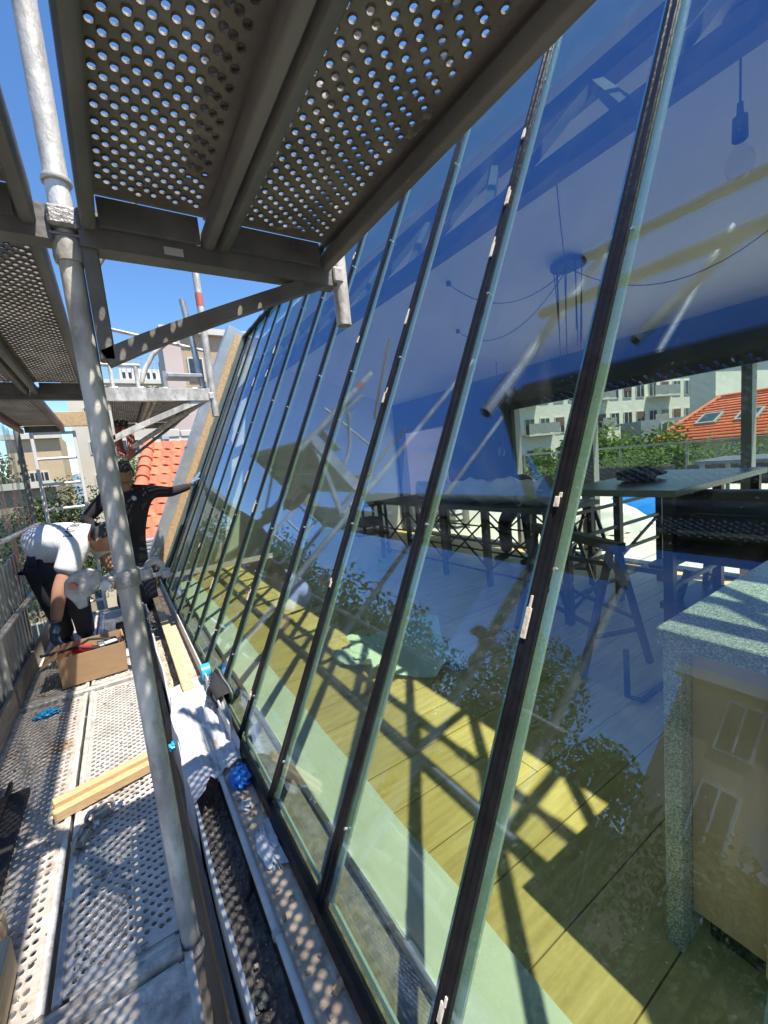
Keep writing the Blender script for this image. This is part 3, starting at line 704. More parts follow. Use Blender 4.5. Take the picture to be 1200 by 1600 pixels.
# near transom on the walkway and the others
def transom(y, z, label, x0=-0.735, x1=XS, mat='galv', w=.05, hgt=.055):
    t = thing('transom', label, 'transom', ((x0+x1)/2, y, z), 'scaffold transoms')
    prof = [(x0, -w/2, -hgt), (x0, w/2, -hgt), (x0, w/2, 0), (x0, w/2-.012, .004), (x0, w/2-.014, -.006), (x0, -w/2+.014, -.006), (x0, -w/2+.012, .004), (x0, -w/2, 0)]
    MB().prism([Vector((p[0], p[1]+y, p[2]+z)) for p in prof], (0.026, 0, 0), (x1-x0-.026, 0, 0)).build('channel', mat, t, smooth=40)
    for xe in (x0+.03, x1-.03):
        MB().lathe([(.034, -.035), (.034, .0)], ((x0 if xe < (x0+x1)/2 else x1), y, z-.01), 18).build('end_cup', mat, t, smooth=50)
    return t
transom(BY[1]-.01, 0.012, 'grimy steel transom across the walkway at the bottom left', mat='grime')
transom(BY[2], 0.012, 'steel transom under the near edge of the cardboard box')
transom(BY[3], 0.012, 'steel transom at the far end of the walkway')
transom(BY[1]-.01, 1.965, 'dark overhead transom of the upper walkway, nearest', mat='beam_dark', hgt=.075)
transom(BY[2], 1.965, 'dark overhead transom of the upper walkway above the ladder', mat='beam_dark', hgt=.075)

def bracket(y, z, label, mat='beam_dark', tubemat='galv', postz=None):
    t = thing('scaffold_bracket', label, 'scaffold bracket', (XS, y, z), 'console brackets')
    x0, x1 = XS+.025, 0.70
    prof = [(-.026, -.085), (.026, -.085), (.026, 0), (.014, .003), (.014, -.010), (-.014, -.010), (-.014, .003), (-.026, 0)]
    MB().prism([(x0, y+a, z+b) for a, b in prof], (0, 0, 0), (x1-x0-.02, 0, 0)).build('beam', mat, t, smooth=40)
    MB().box((x0+.0, y-.018, z-.34), (x0+.034, y+.018, z+.0)).build('back_plate', mat, t, bevel=.003)
    # curved diagonal channel
    pts = []
    for i in range(9):
        u = i/8
        pts.append(Vector((x0+.012+u*(x1-x0-.055), y, z-.335+0.275*(u**0.93))))
    for i in range(8):
        pass
    dm = MB()
    k = len(pts)
    for i, p in enumerate(pts):
        d = (pts[min(i+1, k-1)]-pts[max(i-1, 0)]).normalized(); nn = Vector((-d.z, 0, d.x))
        for a, b in ((-.018, -.019), (.018, -.019), (.018, .019), (-.018, .019)):
            dm.v.append(tuple(p+Vector((0, a, 0))+nn*b))
    for i in range(k-1):
        for j in range(4): dm.f.append((i*4+j, i*4+(j+1) % 4, i*4+4+(j+1) % 4, i*4+4+j))
    dm.f += [(3, 2, 1, 0), (k*4-4, k*4-3, k*4-2, k*4-1)]
    dm.build('diagonal_strut', mat, t, smooth=30)
    MB().hollow((0.70, y-.01, z-.20), (0.70, y-.01, postz or z+.12), .0242, .0205, 20).build('end_post', tubemat, t, smooth=40)
    MB().box((0.668, y-.036, z-.075), (0.702, y+.024, z-.03)).build('post_collar', tubemat, t, bevel=.004)
    MB().box((XS-.03, y-.035, z-.05), (XS+.03, y+.03, z-.005)).build('clamp', 'castiron', t, bevel=.006)
    return t
t = bracket(BY[1]-.015, 1.967, 'dark overhead console bracket with curved strut and pale tube end', postz=3.2)
MB().box((.19, BY[1]-.0425, 1.893), (.235, BY[1]-.0415, 1.912)).build('sticker', 'white_paint', t)
t = bracket(BY[2]+.01, 1.967, 'sunlit far console bracket before the tiled roof', mat='galv', postz=2.78)
o = MB().tube((0.70, BY[2], 2.55), (0.70, BY[2], 2.64), .0252, 20).build('paint_band', 'redpaint', t, smooth=50)

def tubeobj(name, p, q, label, cat='scaffold tube', r=.0242, mat='galv', group='scaffold tubes', ends=True):
    t = thing(name, label, cat, p, group)
    MB().hollow(p, q, r, r-.0035, 18).build('tube', mat, t, smooth=40)
    return t
# guard rails on the near overhead platform, seen mirrored in the glass
tubeobj('guard_rail', (0.735, -1.3, 2.46), (0.735, 1.32, 2.46), 'lower guard tube of the overhead platform, mirrored in the glass', r=.024, mat='wood_old')
tubeobj('guard_rail', (0.735, -1.3, 2.95), (0.735, 1.32, 2.95), 'upper guard tube of the overhead platform, mirrored in the glass', r=.024, mat='wood_old')
tubeobj('guard_rail', (0.70, .30, 2.02), (0.70, .52, 2.55), 'slanting guard strut on the overhead platform, mirrored as an A shape, first leg', r=.018)
tubeobj('guard_rail', (0.70, .74, 2.02), (0.70, .56, 2.55), 'slanting guard strut on the overhead platform, mirrored as an A shape, second leg', r=.018)
# far raised platform: guard frames
tubeobj('guard_rail', (0.66, 3.42, 1.98), (0.60, 3.42, 2.62), 'short shiny tube standing beside the red-banded far post', mat='galv_plain', r=.022)
tubeobj('guard_rail', (0.10, 3.55, 2.42), (0.74, 3.55, 2.30), 'thin horizontal tube crossing the far raised platform', r=.012)
tubeobj('guard_rail', (0.08, 4.3, 3.05), (0.60, 4.3, 3.9), 'dark slanting tube rising above the far platform into the sky', r=.02, mat='beam_dark')
cv = MB().path([(0.66, 3.44, 2.44), (0.56, 3.46, 2.40), (0.46, 3.5, 2.33), (0.36, 3.5, 2.24), (0.30, 3.5, 2.14), (0.26, 3.5, 2.04)], .017, 12)
tag(cv.build('curved_brace', 'galv', None, smooth=50), 'bent galvanised brace on the far raised platform', 'brace')
cpl = MB().box((0.645, 3.385, 2.40), (0.69, 3.455, 2.47)).tube((0.63, 3.40, 2.42), (0.70, 3.40, 2.45), .012, 8)
tag(cpl.build('tube_coupler', 'castiron', None, bevel=.003), 'pale coupler clamped to the far red-banded post', 'coupler')
gp_ = thing('guard_railing', 'pale galvanised guard frame standing on the far raised platform', 'guard frame', (0.2, 5.0, 2.05))
for xx in (-0.02, 0.12, 0.34): MB().tube((xx, 5.0, 2.03), (xx, 5.0, 2.52), .02, 12).build('post', 'galv', gp_, smooth=50)
MB().tube((-0.06, 5.0, 2.52), (0.38, 5.0, 2.52), .02, 12).build('rail', 'galv', gp_, smooth=50)
MB().tube((-0.06, 5.0, 2.28), (0.38, 5.0, 2.28), .012, 12).build('rail', 'galv', gp_, smooth=50)
tb_ = thing('toe_board', 'pale steel toe board on the edge of the far platform', 'toe board', (0, 4.4, 2.05))
MB().box((0.0, 3.42, 2.055), (0.012, 5.2, 2.17)).build('board', 'galv', tb_)
MB().box((-0.006, 3.42, 2.150), (0.02, 5.2, 2.172)).build('top_fold', 'galv', tb_)
tag(MB().box((0.42, 3.36, 2.062), (0.66, 3.52, 2.085)).build('loose_plate', 'galv_plain', None, bevel=.003), 'flat pale metal plate lying on the far platform edge', 'plate')
# diagonal under far platform
tubeobj('brace_tube', (0.66, 3.36, 1.90), (0.06, 4.7, 1.60), 'pale slanting brace tube under the far raised platform', cat='brace', r=.02)
tubeobj('brace_tube', (0.66, 4.3, 1.93), (0.05, 5.3, 1.52), 'dark slanting brace tube under the far raised platform', cat='brace', r=.014, mat='beam_dark')

# outer side: rails, toe board, sheeting, ladder
for z, l in ((0.50, 'lower pale guard tube along the clear sheeting'), (1.02, 'upper pale guard tube along the clear sheeting')):
    tubeobj('guard_rail', (-0.715, BY[1]-.1, z), (-0.715, BY[3]+.1, z), l, cat='guard rail', r=.019)
tw = thing('toe_board', 'worn timber toe board at the left edge of the walkway', 'toe board', (-0.70, 3.2, 0))
MB().box((-0.722, 1.35, 0.012), (-0.700, 3.30, 0.155)).build('board', 'wood_old', tw, bevel=.003)
MB().box((-0.720, 3.36, 0.012), (-0.698, 5.34, 0.155)).build('board', 'wood_old', tw, bevel=.003)
sh = MB().grid(150, 14, lambda u, v: (-0.775+0.018*math.sin(u*75)+0.012*math.sin(u*31+v*2)+0.012*math.sin(v*7+u*9), 2.2+u*3.4, 0.02+v*1.93))
sh.v += [(x-.003, y, z) for x, y, z in sh.v]
tag(sh.build('clear_sheeting', 'sheeting', None, smooth=60, fix=False), 'rippled clear plastic sheeting hung along the outer side of the scaffold', 'plastic sheeting')
ba = thing('corrugated_sheet', 'grey ribbed sheet standing against the outer guard tubes', 'sheet', (-0.76, 3.0, 0))
for q in range(22):
    ya = 2.05+q*0.105
    MB().prism([(-0.752, ya, 0), (-0.740, ya+.018, 0), (-0.740, ya+.060, 0), (-0.752, ya+.078, 0), (-0.752, ya+.1045, 0), (-0.755, ya+.1045, 0), (-0.755, ya, 0)], (0, 0, -0.25), (0, 0, 0.86+.02*math.sin(q))).build('rib', 'zinc', ba)
ld = thing('ladder', 'white aluminium access ladder at the far end of the walkway', 'ladder', (-0.46, 5.55, 0))
for xx in (-0.645, -0.290): MB().box((xx-.014, 5.50, -0.2), (xx+.014, 5.56, 1.95)).build('stile', 'white_paint', ld, bevel=.003)
for q in range(8): MB().tube((-0.632, 5.53, 0.10+q*0.262), (-0.303, 5.53, 0.10+q*0.262), .015, 12).build('rung', 'white_paint', ld, smooth=50)
tag(MB().box((-0.74, 5.46, 1.99), (-0.03, 5.50, 2.14)).build('loose_board', 'osb', None, bevel=.003), 'pale timber board above the ladder', 'board')
tag(MB().box((-0.74, 5.42, 0.62), (-0.03, 5.45, 0.66)).box((-0.74, 5.42, 0.92), (-0.03, 5.45, 0.955)).box((-.74, 5.42, .62), (-.70, 5.45, .955)).box((-.07, 5.42, .62), (-.03, 5.45, .955)).build('end_guard', 'beam_dark', None), 'dark end guard frame across the walkway beyond the men', 'guard rail')
fb = thing('hanging_rope', 'coil of pink rope hanging behind the pole under the far platform', 'rope', (0.10, 4.4, 1.75))
for q in range(5):
    MB().path([(0.10+.012*q+.05*math.cos(a), 4.4+.02*q, 1.72+.15*math.sin(a)) for a in [i*math.pi/10 for i in range(21)]], .011, 8).build('rope_loop', 'rope', fb, smooth=50)
MB().box((0.05, 4.36, 1.84), (0.17, 4.5, 1.90)).build('hook_block', 'black_matte', fb, bevel=.01)

# coupler with its hinged half on the near pole
co = thing('swivel_coupler', 'steel coupler clamped round the nearest dappled pole', 'coupler', (XS, BY[1]-.01, 1.09))
zc_ = 1.085; yc_ = BY[1]-.01
MB().lathe([(.0245, -.022), (.032, -.022), (.034, -.012), (.034, .012), (.032, .022), (.0245, .022)], (XS, yc_, zc_), 22).build('clamp_ring', 'castiron', co, smooth=50)
MB().box((XS-.052, yc_-.028, zc_-.016), (XS-.026, yc_+.010, zc_+.016)).build('hinge_lug', 'castiron', co, bevel=.005)
MB().tube((XS-.045, yc_-.05, zc_), (XS-.045, yc_+.02, zc_), .007, 10).build('bolt', 'galv_plain', co, smooth=50)
MB().lathe([(.0, -.008), (.013, -.008), (.013, .008), (0, .008)], (XS-.045, yc_-.052, zc_), 6, 'Y').build('nut', 'galv_plain', co)
MB().box((XS+.026, yc_-.020, zc_-.014), (XS+.060, yc_+.016, zc_+.018)).build('bridge', 'castiron', co, bevel=.005)
MB().lathe([(.012, -.018), (.024, -.018), (.026, 0), (.024, .018), (.012, .018)], (XS+.066, yc_+.004, zc_+.012), 16, 'Y').build('free_jaw', 'castiron', co, smooth=50)
MB().box((XS+.078, yc_-.018, zc_-.020), (XS+.102, yc_+.020, zc_+.004)).build('jaw_lug', 'castiron', co, bevel=.004)
pt = thing('scaffold_head_plate', 'grey rounded steel plate with a bolt hanging left of the coupler', 'plate', (XS-.1, yc_, 1.06))
pp = [(-.052, .03), (-.075, .042), (-.105, .038), (-.128, .018), (-.132, -.012), (-.118, -.032), (-.108, -.056), (-.09, -.052), (-.086, -.030), (-.064, -.014), (-.052, .0)]
MB().prism([(XS+a, yc_-.006, zc_-.0+b) for a, b in pp], (0, 0, 0), (0, .016, 0)).build('plate', 'castiron', pt, bevel=.003)
MB().lathe([(0, -.006), (.009, -.006), (.009, .006), (0, .006)], (XS-.112, yc_-.010, zc_+.006), 8, 'Y').build('bolt', 'redpaint', pt)

# ================================================================== THINGS ON THE WALKWAY
def frame2(c, ang):
    ca, sa = math.cos(ang), math.sin(ang)
    return lambda x, y, z: (c[0]+x*ca-y*sa, c[1]+x*sa+y*ca, c[2]+z)
# cardboard box, open
bx = thing('cardboard_box', 'open brown cardboard box of tools on the walkway', 'box', (-0.32, 3.5, 0.005))
F = frame2((-0.315, 3.60, 0.012), 0.03)
def panel(name, a, b, c, d, th, mat, par):
    a, b, c, d = [Vector(F(*q)) for q in (a, b, c, d)]
    nn = (b-a).cross(d-a).normalized()*th
    m = MB().add([a, b, c, d, a+nn, b+nn, c+nn, d+nn], [(0, 1, 2, 3), (7, 6, 5, 4), (0, 4, 5, 1), (1, 5, 6, 2), (2, 6, 7, 3), (3, 7, 4, 0)])
    return m.build(name, mat, par)
w, l, hh = .185, .155, .215
panel('bottom', (-w, -l, 0), (w, -l, 0), (w, l, 0), (-w, l, 0), .004, 'cardboard', bx)
panel('side_panel', (-w, -l, .004), (w, -l, .004), (w+.01, -l-.015, hh), (-w-.005, -l-.02, hh), .004, 'cardboard', bx)
panel('side_panel', (-w, l, .004), (w, l, .004), (w, l, hh), (-w, l, hh), .004, 'cardboard', bx)
panel('end_panel', (-w, -l, .004), (-w, l, .004), (-w-.01, l, hh), (-w-.01, -l, hh), .004, 'cardboard', bx)
panel('end_panel', (w, -l, .004), (w, l, .004), (w+.004, l, hh), (w+.012, -l, hh), .004, 'cardboard', bx)
panel('flap', (-w-.01, -l, hh), (-w-.01, l, hh), (-w-.09, l-.01, hh-.05), (-w-.10, -l+.01, hh-.055), .004, 'cardboard', bx)
panel('flap', (w+.004, -l+.02, hh), (w+.004, l, hh), (w-.02, l-.02, hh-.08), (w-.02, -l+.05, hh-.08), .004, 'cardboard', bx)
def intools(name, m, mat, label, cat): return tag(m.build(name, mat, None, smooth=40), label, cat)
intools('pry_bar', MB().path([(-.60, 3.56, .235), (-.50, 3.58, .225), (-.40, 3.56, .235), (-.33, 3.54, .215), (-.28, 3.56, .19)], .010, 8), 'black_matte', 'black curved bar sticking out over the left edge of the box', 'bar')
intools('flat_bar', MB().path([(-.42, 3.66, .20), (-.33, 3.64, .245), (-.25, 3.62, .235), (-.19, 3.60, .20)], .009, 8), 'black_matte', 'black bent handle lying across the tools in the box', 'handle')
rt = thing('red_tool', 'red plastic tool handle in the cardboard box', 'tool', (-.37, 3.6, .15))
MB().obox((-.37, 3.60, .20), (.055, -.012, -.010), (.008, .026, .004), (.003, -.004, .02)).build('body', 'red', rt, bevel=.006)
MB().obox((-.305, 3.585, .19), (.02, -.004, -.004), (.004, .018, .002), (.002, -.003, .014)).build('tip', 'black_matte', rt, bevel=.004)
tag(MB().obox((-.22, 3.62, .185), (.06, .01, .0), (-.008, .05, .004), (0, -.003, .025)).build('tool_case', 'fin', None, bevel=.006), 'dark green case in the right side of the cardboard box', 'case')
tag(MB().obox((-.19, 3.56, .215), (.045, .004, .003), (-.003, .02, 0), (0, 0, .006)).build('paper_pack', 'white_paint', None, bevel=.002), 'small white packet on the tools in the box', 'packet')

bt = thing('timber_batten', 'short raw timber batten laid across the bright perforated plank', 'batten', (-.23, 2.12, 0))
MB().obox((-.235, 2.138, .040), (.172, .038, 0), (-.005, .022, 0), (0, 0, .030)).build('batten', 'wood', bt, bevel=.002)
MB().obox((-.233, 2.098, .030), (.174, .039, 0), (-.004, .018, 0), (0, 0, .020)).build('batten', 'wood', bt, bevel=.002)
tag(MB().box((-.60, 1.40, .010), (-.475, 1.63, .078)).build('timber_block', 'wood_y', None, bevel=.003), 'pale timber block end at the left edge beyond the other block', 'timber')
tag(MB().box((-.56, 1.05, .022), (-.425, 1.46, .125)).build('timber_block', 'wood_y', None, bevel=.003), 'larger pale timber block at the bottom left corner', 'timber')
dk = thing('dark_profile', 'dark grey metal profile lying along the left toe board', 'metal profile', (-.6, 2.1, 0))
MB().box((-.665, 1.70, .010), (-.520, 2.36, .030)).build('flange', 'black_matte', dk, bevel=.003)
MB().box((-.60, 1.70, .030), (-.585, 2.42, .052)).build('rib', 'black_matte', dk, bevel=.003)
MB().box((-.690, 1.70, .030), (-.650, 2.45, .046)).build('fold', 'black_matte', dk, bevel=.003)

def loose_coupler(x, y, rot, label):
    t = thing('loose_coupler', label, 'coupler', (x, y, 0), 'loose couplers on the deck')
    ca, sa = math.cos(rot), math.sin(rot)
    P = lambda a, b, c: (x+a*ca-b*sa, y+a*sa+b*ca, .008+c)
    MB().obox(P(0, 0, .02), Vector((ca, sa, 0))*.028, Vector((-sa, ca, 0))*.022, (0, 0, .016)).build('body', 'castiron', t, bevel=.004)
    MB().path([P(.02+.026*math.sin(a)-.0, 0, .022+.026*math.cos(a)) for a in [i*math.pi/8 for i in range(-3, 9)]], .008, 8).build('jaw', 'castiron', t, smooth=50)
    MB().path([P(-.026-.024*math.sin(a), 0, .022+.024*math.cos(a)) for a in [i*math.pi/8 for i in range(-2, 8)]], .008, 8).build('jaw', 'castiron', t, smooth=50)
    MB().path([P(.03, -.028, .02), P(.07, -.03, .022)], .006, 8).build('bolt', 'galv_plain', t, smooth=50)
    MB().lathe([(0, -.007), (.011, -.007), (.011, .007), (0, .007)], P(.06, -.03, .022), 6, 'X').build('nut', 'galv_plain', t)
loose_coupler(-.245, 1.965, .35, 'open steel coupler lying on the deck below the batten')
loose_coupler(-.305, 1.86, 1.2, 'smaller steel coupler on the seam between the planks')
def crumple(name, c, r, mat, label, cat, squash=.5, n=14, amp=.35, seed=3, stretch=(1, 1)):
    rs = random.Random(seed); m = MB()
    ph = [(rs.uniform(0, 6), rs.uniform(1.5, 5), rs.uniform(1.5, 5)) for _ in range(5)]
    def f(u, v):
        t, q = u*2*math.pi, v*math.pi
        k = 1+amp*sum(math.sin(a*math.cos(t)*2+b*math.cos(q)*2+p)*.4 for p, a, b in ph)+rs.uniform(-.08, .08)*(0 if u in (0, 1) else 1)
        return (c[0]+r*stretch[0]*k*math.sin(q)*math.cos(t), c[1]+r*stretch[1]*k*math.sin(q)*math.sin(t), c[2]+r*squash*(k*math.cos(q)+.9))
    m.grid(n*2, n, f)
    return tag(m.build(name, mat, None, smooth=35), label, cat)
crumple('work_glove', (-.545, 3.12, .004), .045, 'cyan', 'small blue glove scrap on the deck by the toe board', 'glove', squash=.35, stretch=(1.3, .8))
dr = thing('cordless_drill', 'small red and black drill on the deck behind the pole', 'drill', (-.06, 3.95, 0))
MB().tube((-.16, 3.95, .20), (-.02, 3.90, .21), .03, 14).build('body', 'black_matte', dr, smooth=50)
MB().tube((-.02, 3.90, .21), (.03, 3.885, .212), .022, 14).build('chuck', 'red', dr, smooth=50)
MB().bar((-.12, 3.935, .19), (-.15, 3.945, .06), .04, .05).build('grip', 'black_matte', dr, bevel=.006)
MB().box((-.20, 3.90, .012), (-.10, 3.99, .06)).build('battery', 'black_matte', dr, bevel=.006)
tag(MB().box((-.30, 3.72, .010), (-.02, 3.86, .022)).box((-.22, 3.9, .010), (.0, 4.3, .018)).build('plastic_sheet', 'plastic_w', None, bevel=.002), 'pale plastic offcuts on the deck behind the box', 'plastic sheet')

lt = MB()
for q in range(260):
    x, yy = rnd(-.69, -.03), 1.30+3.6*random.random()**1.3
    a = rnd(0, 3.14); L, W_ = rnd(.002, .010), rnd(.001, .004)
    lt.obox((x, yy, .0065), (L*math.cos(a), L*math.sin(a), 0), (-W_*math.sin(a), W_*math.cos(a), 0), (0, 0, rnd(.001, .003)))
o = lt.build('deck_litter', 'mortar', None); o['kind'] = 'stuff'; o['label'] = 'fine chips and crumbs of mortar scattered on the deck'
# things in the gutter
def cloth(u, v):
    """u along the gutter (towards the far end), v across from the lip to the glass foot"""
    w = 0.02*math.sin(v*6+1)
    y = 1.72+0.10*v+w+u*(1.0-0.12*v)
    if v < .30: y -= .26*(1-v/.30)*(1-u)*(.6+.4*math.sin(v*9+1))
    x = 0.060+v*0.295
    z = 0.108+0.010*math.sin(u*11+v*4)+0.008*math.sin(u*5-v*7)+0.006*math.sin(u*29+v*13)*math.sin(v*9)
    if v < .2:
        q = (0.2-v)/.2; z -= q*(.10+.22*(1-u)); x = 0.068-.016*q+.007*math.sin(u*17+v*4)
    if .3 < v < .5: z -= .02*math.sin((v-.3)/.2*math.pi)*(1-u)
    if v > .8: z += (v-.8)*.30
    x = min(x, gx(max(z, .13))-.012-.02)
    if u > .75: x += (u-.75)*.16*(1-v)
    return (x, y, z+.0035*math.sin(u*70+v*31)+.003*math.sin(v*66-u*20))
tag(MB().grid(90, 70, cloth).build('dust_sheet', 'whitecloth', None, smooth=60), 'crumpled white dust sheet draped over the gutter', 'dust sheet')
so = thing('work_shoe', 'black trainer lying on its side by the foot of the glass', 'shoe', (.29, 2.32, .14))
outl = [(-.140, .0), (-.132, .028), (-.07, .036), (.01, .032), (.08, .044), (.125, .034), (.140, 0), (.125, -.034), (.07, -.043), (0, -.032), (-.07, -.034), (-.13, -.026)]
def sp_(a, b, c): return (0.318+c-a*.10+b*.22, 2.33+a*.97, 0.192+b+a*.16)      # sole upright beside the glass
so_m = MB(); n = len(outl)
so_m.add([sp_(a, b, .0) for a, b in outl]+[sp_(a, b, .024) for a, b in outl], [tuple(range(n)), tuple(reversed(range(n, 2*n)))]+[(i, (i+1) % n, n+(i+1) % n, n+i) for i in range(n)])
so_m.build('sole', 'black_matte', so, bevel=.004)
um = MB()
def upper(u, v):
    a = -.132+u*.265
    wd = .036*(1-.35*abs(u-.3))*(1 if u < .85 else 1-(u-.85)*3); hgt = (.082 if u < .42 else .082-.060*(u-.42)/.58)
    t = math.pi*v
    k = 1-.35*math.exp(-((v-.5)/.16)**2) if u < .40 else 1
    return sp_(a, math.cos(t)*wd, -.001-math.sin(t)**.7*hgt*k)
um.grid(18, 14, upper).build('upper', 'black_matte', so, smooth=60)
MB().grid(10, 4, lambda u, v: sp_(-.085+.034*v*math.cos(u*2*math.pi), .016*v*math.sin(u*2*math.pi), -.0590)).build('lining', 'fin', so)
MB().path([sp_(a*1.03, b*1.03, .010) for a, b in outl+outl[:1]], .004, 6).build('sole_edge', 'fin', so, smooth=60)
for q in range(4):
    a = .0+q*.024; hh_ = .070-q*.010
    MB().path([sp_(a, -.022, -hh_+.010), sp_(a+.004, 0, -hh_-.006), sp_(a+.012, .022, -hh_+.010)], .0032, 6).build('lace', 'galv_plain', so)
tr_ = thing('tape_roll', 'roll of bright blue tape at the top of the dust sheet', 'tape roll', (.285, 2.62, .16))
MB().lathe([(.028, -.024), (.046, -.024), (.046, .024), (.028, .024), (.028, -.024)], (.285, 2.62, .175), 20, 'X').build('roll', 'cyan', tr_, smooth=40)
crumple('blue_bag', (.247, 1.68, .088), .050, 'bluecloth', 'scrunched deep blue plastic bag on the ledge', 'plastic bag', squash=.45, seed=5, stretch=(.8, 1.25))
crumple('paper_wad', (.228, 1.52, .09), .017, 'plastic_w', 'small white paper wad below the blue bag', 'paper', squash=.8, seed=9)
crumple('film_wad', (.250, 1.30, .088), .042, 'plastic_w', 'crumpled translucent film on the ledge near the nosing', 'plastic film', squash=.35, seed=11, stretch=(.7, 1.9), amp=.5)
crumple('blue_scrap', (.052, 2.25, .0), .02, 'cyan', 'tiny blue scrap hanging between the deck and the gutter', 'scrap', squash=.9, seed=21)
crumple('glass_shard_heap', (.115, 1.02, -.05), .02, 'fin', 'small green scrap lying in the gutter grit', 'scrap', squash=.4, seed=22)

# ================================================================== PEOPLE
def skinmesh(chains, sub=2):
    """chains: list of lists of (co, r); first chain starts at the root. Points with equal coordinates are merged."""
    vs_, es, rs, idx = [], [], [], {}
    for ch in chains:
        prev = None
        for co, r in ch:
            key = tuple(round(c, 4) for c in co)
            if key not in idx:
                idx[key] = len(vs_); vs_.append(co); rs.append(r if isinstance(r, tuple) else (r, r))
            if prev is not None: es.append((prev, idx[key]))
            prev = idx[key]
    me = bpy.data.meshes.new('skin'); me.from_pydata(vs_, es, [])
    o = bpy.data.objects.new('skin', me); C.objects.link(o)
    o.modifiers.new('s', 'SKIN')
    for i, sv in enumerate(me.skin_vertices[0].data): sv.radius = rs[i]; sv.use_root = (i == 0)
    ss = o.modifiers.new('u', 'SUBSURF'); ss.levels = sub; ss.render_levels = sub
    dg = bpy.context.evaluated_depsgraph_get(); dg.update()
    out = bpy.data.meshes.new_from_object(o.evaluated_get(dg))
    bpy.data.objects.remove(o)
    r = ([tuple(v.co) for v in out.vertices], [tuple(p.vertices) for p in out.polygons])
    bpy.data.meshes.remove(out)
    return r

def head_geo(c, fwd, up, s=1.0):
    """head with brow, nose, chin and ears; local z up, y forward"""
    fwd = Vector(fwd).normalized(); up = Vector(up); up = (up-fwd*up.dot(fwd)).normalized(); rt_ = fwd.cross(up)
    m = MB(); nu, nv = 28, 22
    def shp(u, v):
        t, q = u*2*math.pi, v*math.pi
        x, y_, z = math.sin(q)*math.cos(t), math.sin(q)*math.sin(t), math.cos(q)
        X, Y, Z = .074*x, .096*y_, .118*z
        if z < 0: X *= 1-.28*(-z); Y *= 1-.12*(-z)
        if y_ > .5 and -.75 < z < .35: Y += 0
        fr_ = math.exp(-(x/.16)**2)
        if y_ > 0:
            Y += fr_*(.020*math.exp(-((z+.22)/.13)**2))                     # nose
            Y += -.010*math.exp(-((abs(x)-.38)/.17)**2)*math.exp(-((z-.05)/.13)**2)   # eye sockets
            Y += .006*math.exp(-((z-.22)/.1)**2)*math.exp(-(x/.5)**2)       # brow
            Y += .007*math.exp(-(x/.3)**2)*math.exp(-((z+.55)/.1)**2)       # lips
            Y += .010*math.exp(-(x/.3)**2)*math.exp(-((z+.85)/.12)**2)      # chin
        return X, Y, Z
    def f(u, v):
        X, Y, Z = shp(u, v); return Vector(c)+(rt_*X+fwd*Y+up*Z)*s
    m.grid(nu, nv, f)
    for sg in (-1, 1):
        ec = Vector(c)+(rt_*sg*.076-fwd*.008-up*.005)*s
        m.grid(8, 6, lambda u, v: ec+(rt_*sg*(.012*math.cos(v*math.pi)+.004)+fwd*.017*math.sin(v*math.pi)*math.cos(u*2*math.pi)+up*.030*math.sin(v*math.pi)*math.sin(u*2*math.pi))*s)
    return m, (rt_, fwd, up)

def hair_geo(c, ax, s=1.0, cut=-.1, th=.010, back=-.55):
    rt_, fwd, up = ax; m = MB()
    def f(u, v):
        t = u*2*math.pi; q = v
        y_ = math.sin(t)
        zlim = cut if y_ > .2 else back
        qm = math.acos(max(-1, min(1, (zlim if y_ < .2 else .55))))
        if -.2 < y_ <= .2: qm = math.acos(.0)
        qq = v*qm
        x, yy, z = math.sin(qq)*math.cos(t), math.sin(qq)*y_, math.cos(qq)
        k = 1+th/.09*(1-.5*v)
        return Vector(c)+(rt_*.075*x*k+fwd*(.097*yy*k)+up*.119*z*k+up*rnd(-.002, .002))*s
    m.grid(30, 12, f)
    return m

def hand_chains(wrist, tip, palmn, size=1.0, curl=.3, spread=1.0, thumb=1):
    w, t = Vector(wrist), Vector(tip); d = (t-w).normalized(); nn = Vector(palmn); nn = (nn-d*nn.dot(d)).normalized(); sd = d.cross(nn)
    k = size; chains = []
    base = w+d*.035*k; root = [(tuple(w), .026*k), (tuple(base), (.034*k, .020*k))]
    chains.append(root)
    for i, L in enumerate((.070, .080, .075, .058)):
        off = (i-1.5)*.0205*k*spread
        a = w+d*.085*k+sd*off
        b = a+d*L*.45*k+nn*curl*.010*k+sd*off*.15
        c_ = a+d*L*.78*k+nn*curl*.035*k+sd*off*.2
        e_ = a+d*L*1.0*k+nn*curl*.065*k+sd*off*.2
        chains.append([(tuple(base), .030*k), (tuple(a), .0105*k), (tuple(b), .0095*k), (tuple(c_), .0088*k), (tuple(e_), .0075*k)])
    a = w+d*.030*k-sd*.030*k*thumb; b = a+d*.028*k-sd*.022*k*thumb+nn*.008*k; c_ = b+d*.03*k-sd*.006*k*thumb+nn*.012*k
    chains.append([(tuple(base), .030*k), (tuple(a), .013*k), (tuple(b), .011*k), (tuple(c_), .0088*k)])
    return chains

def cloth_mesh(name, chains, mat, parent, sub=2, wr=.0, seed=1):
    v, f = skinmesh(chains, sub)
    m = MB().add(v, f)
    return m.build(name, mat, parent, smooth=180)

def lerp(a, b, t): return tuple(a[i]+(b[i]-a[i])*t for i in range(3))
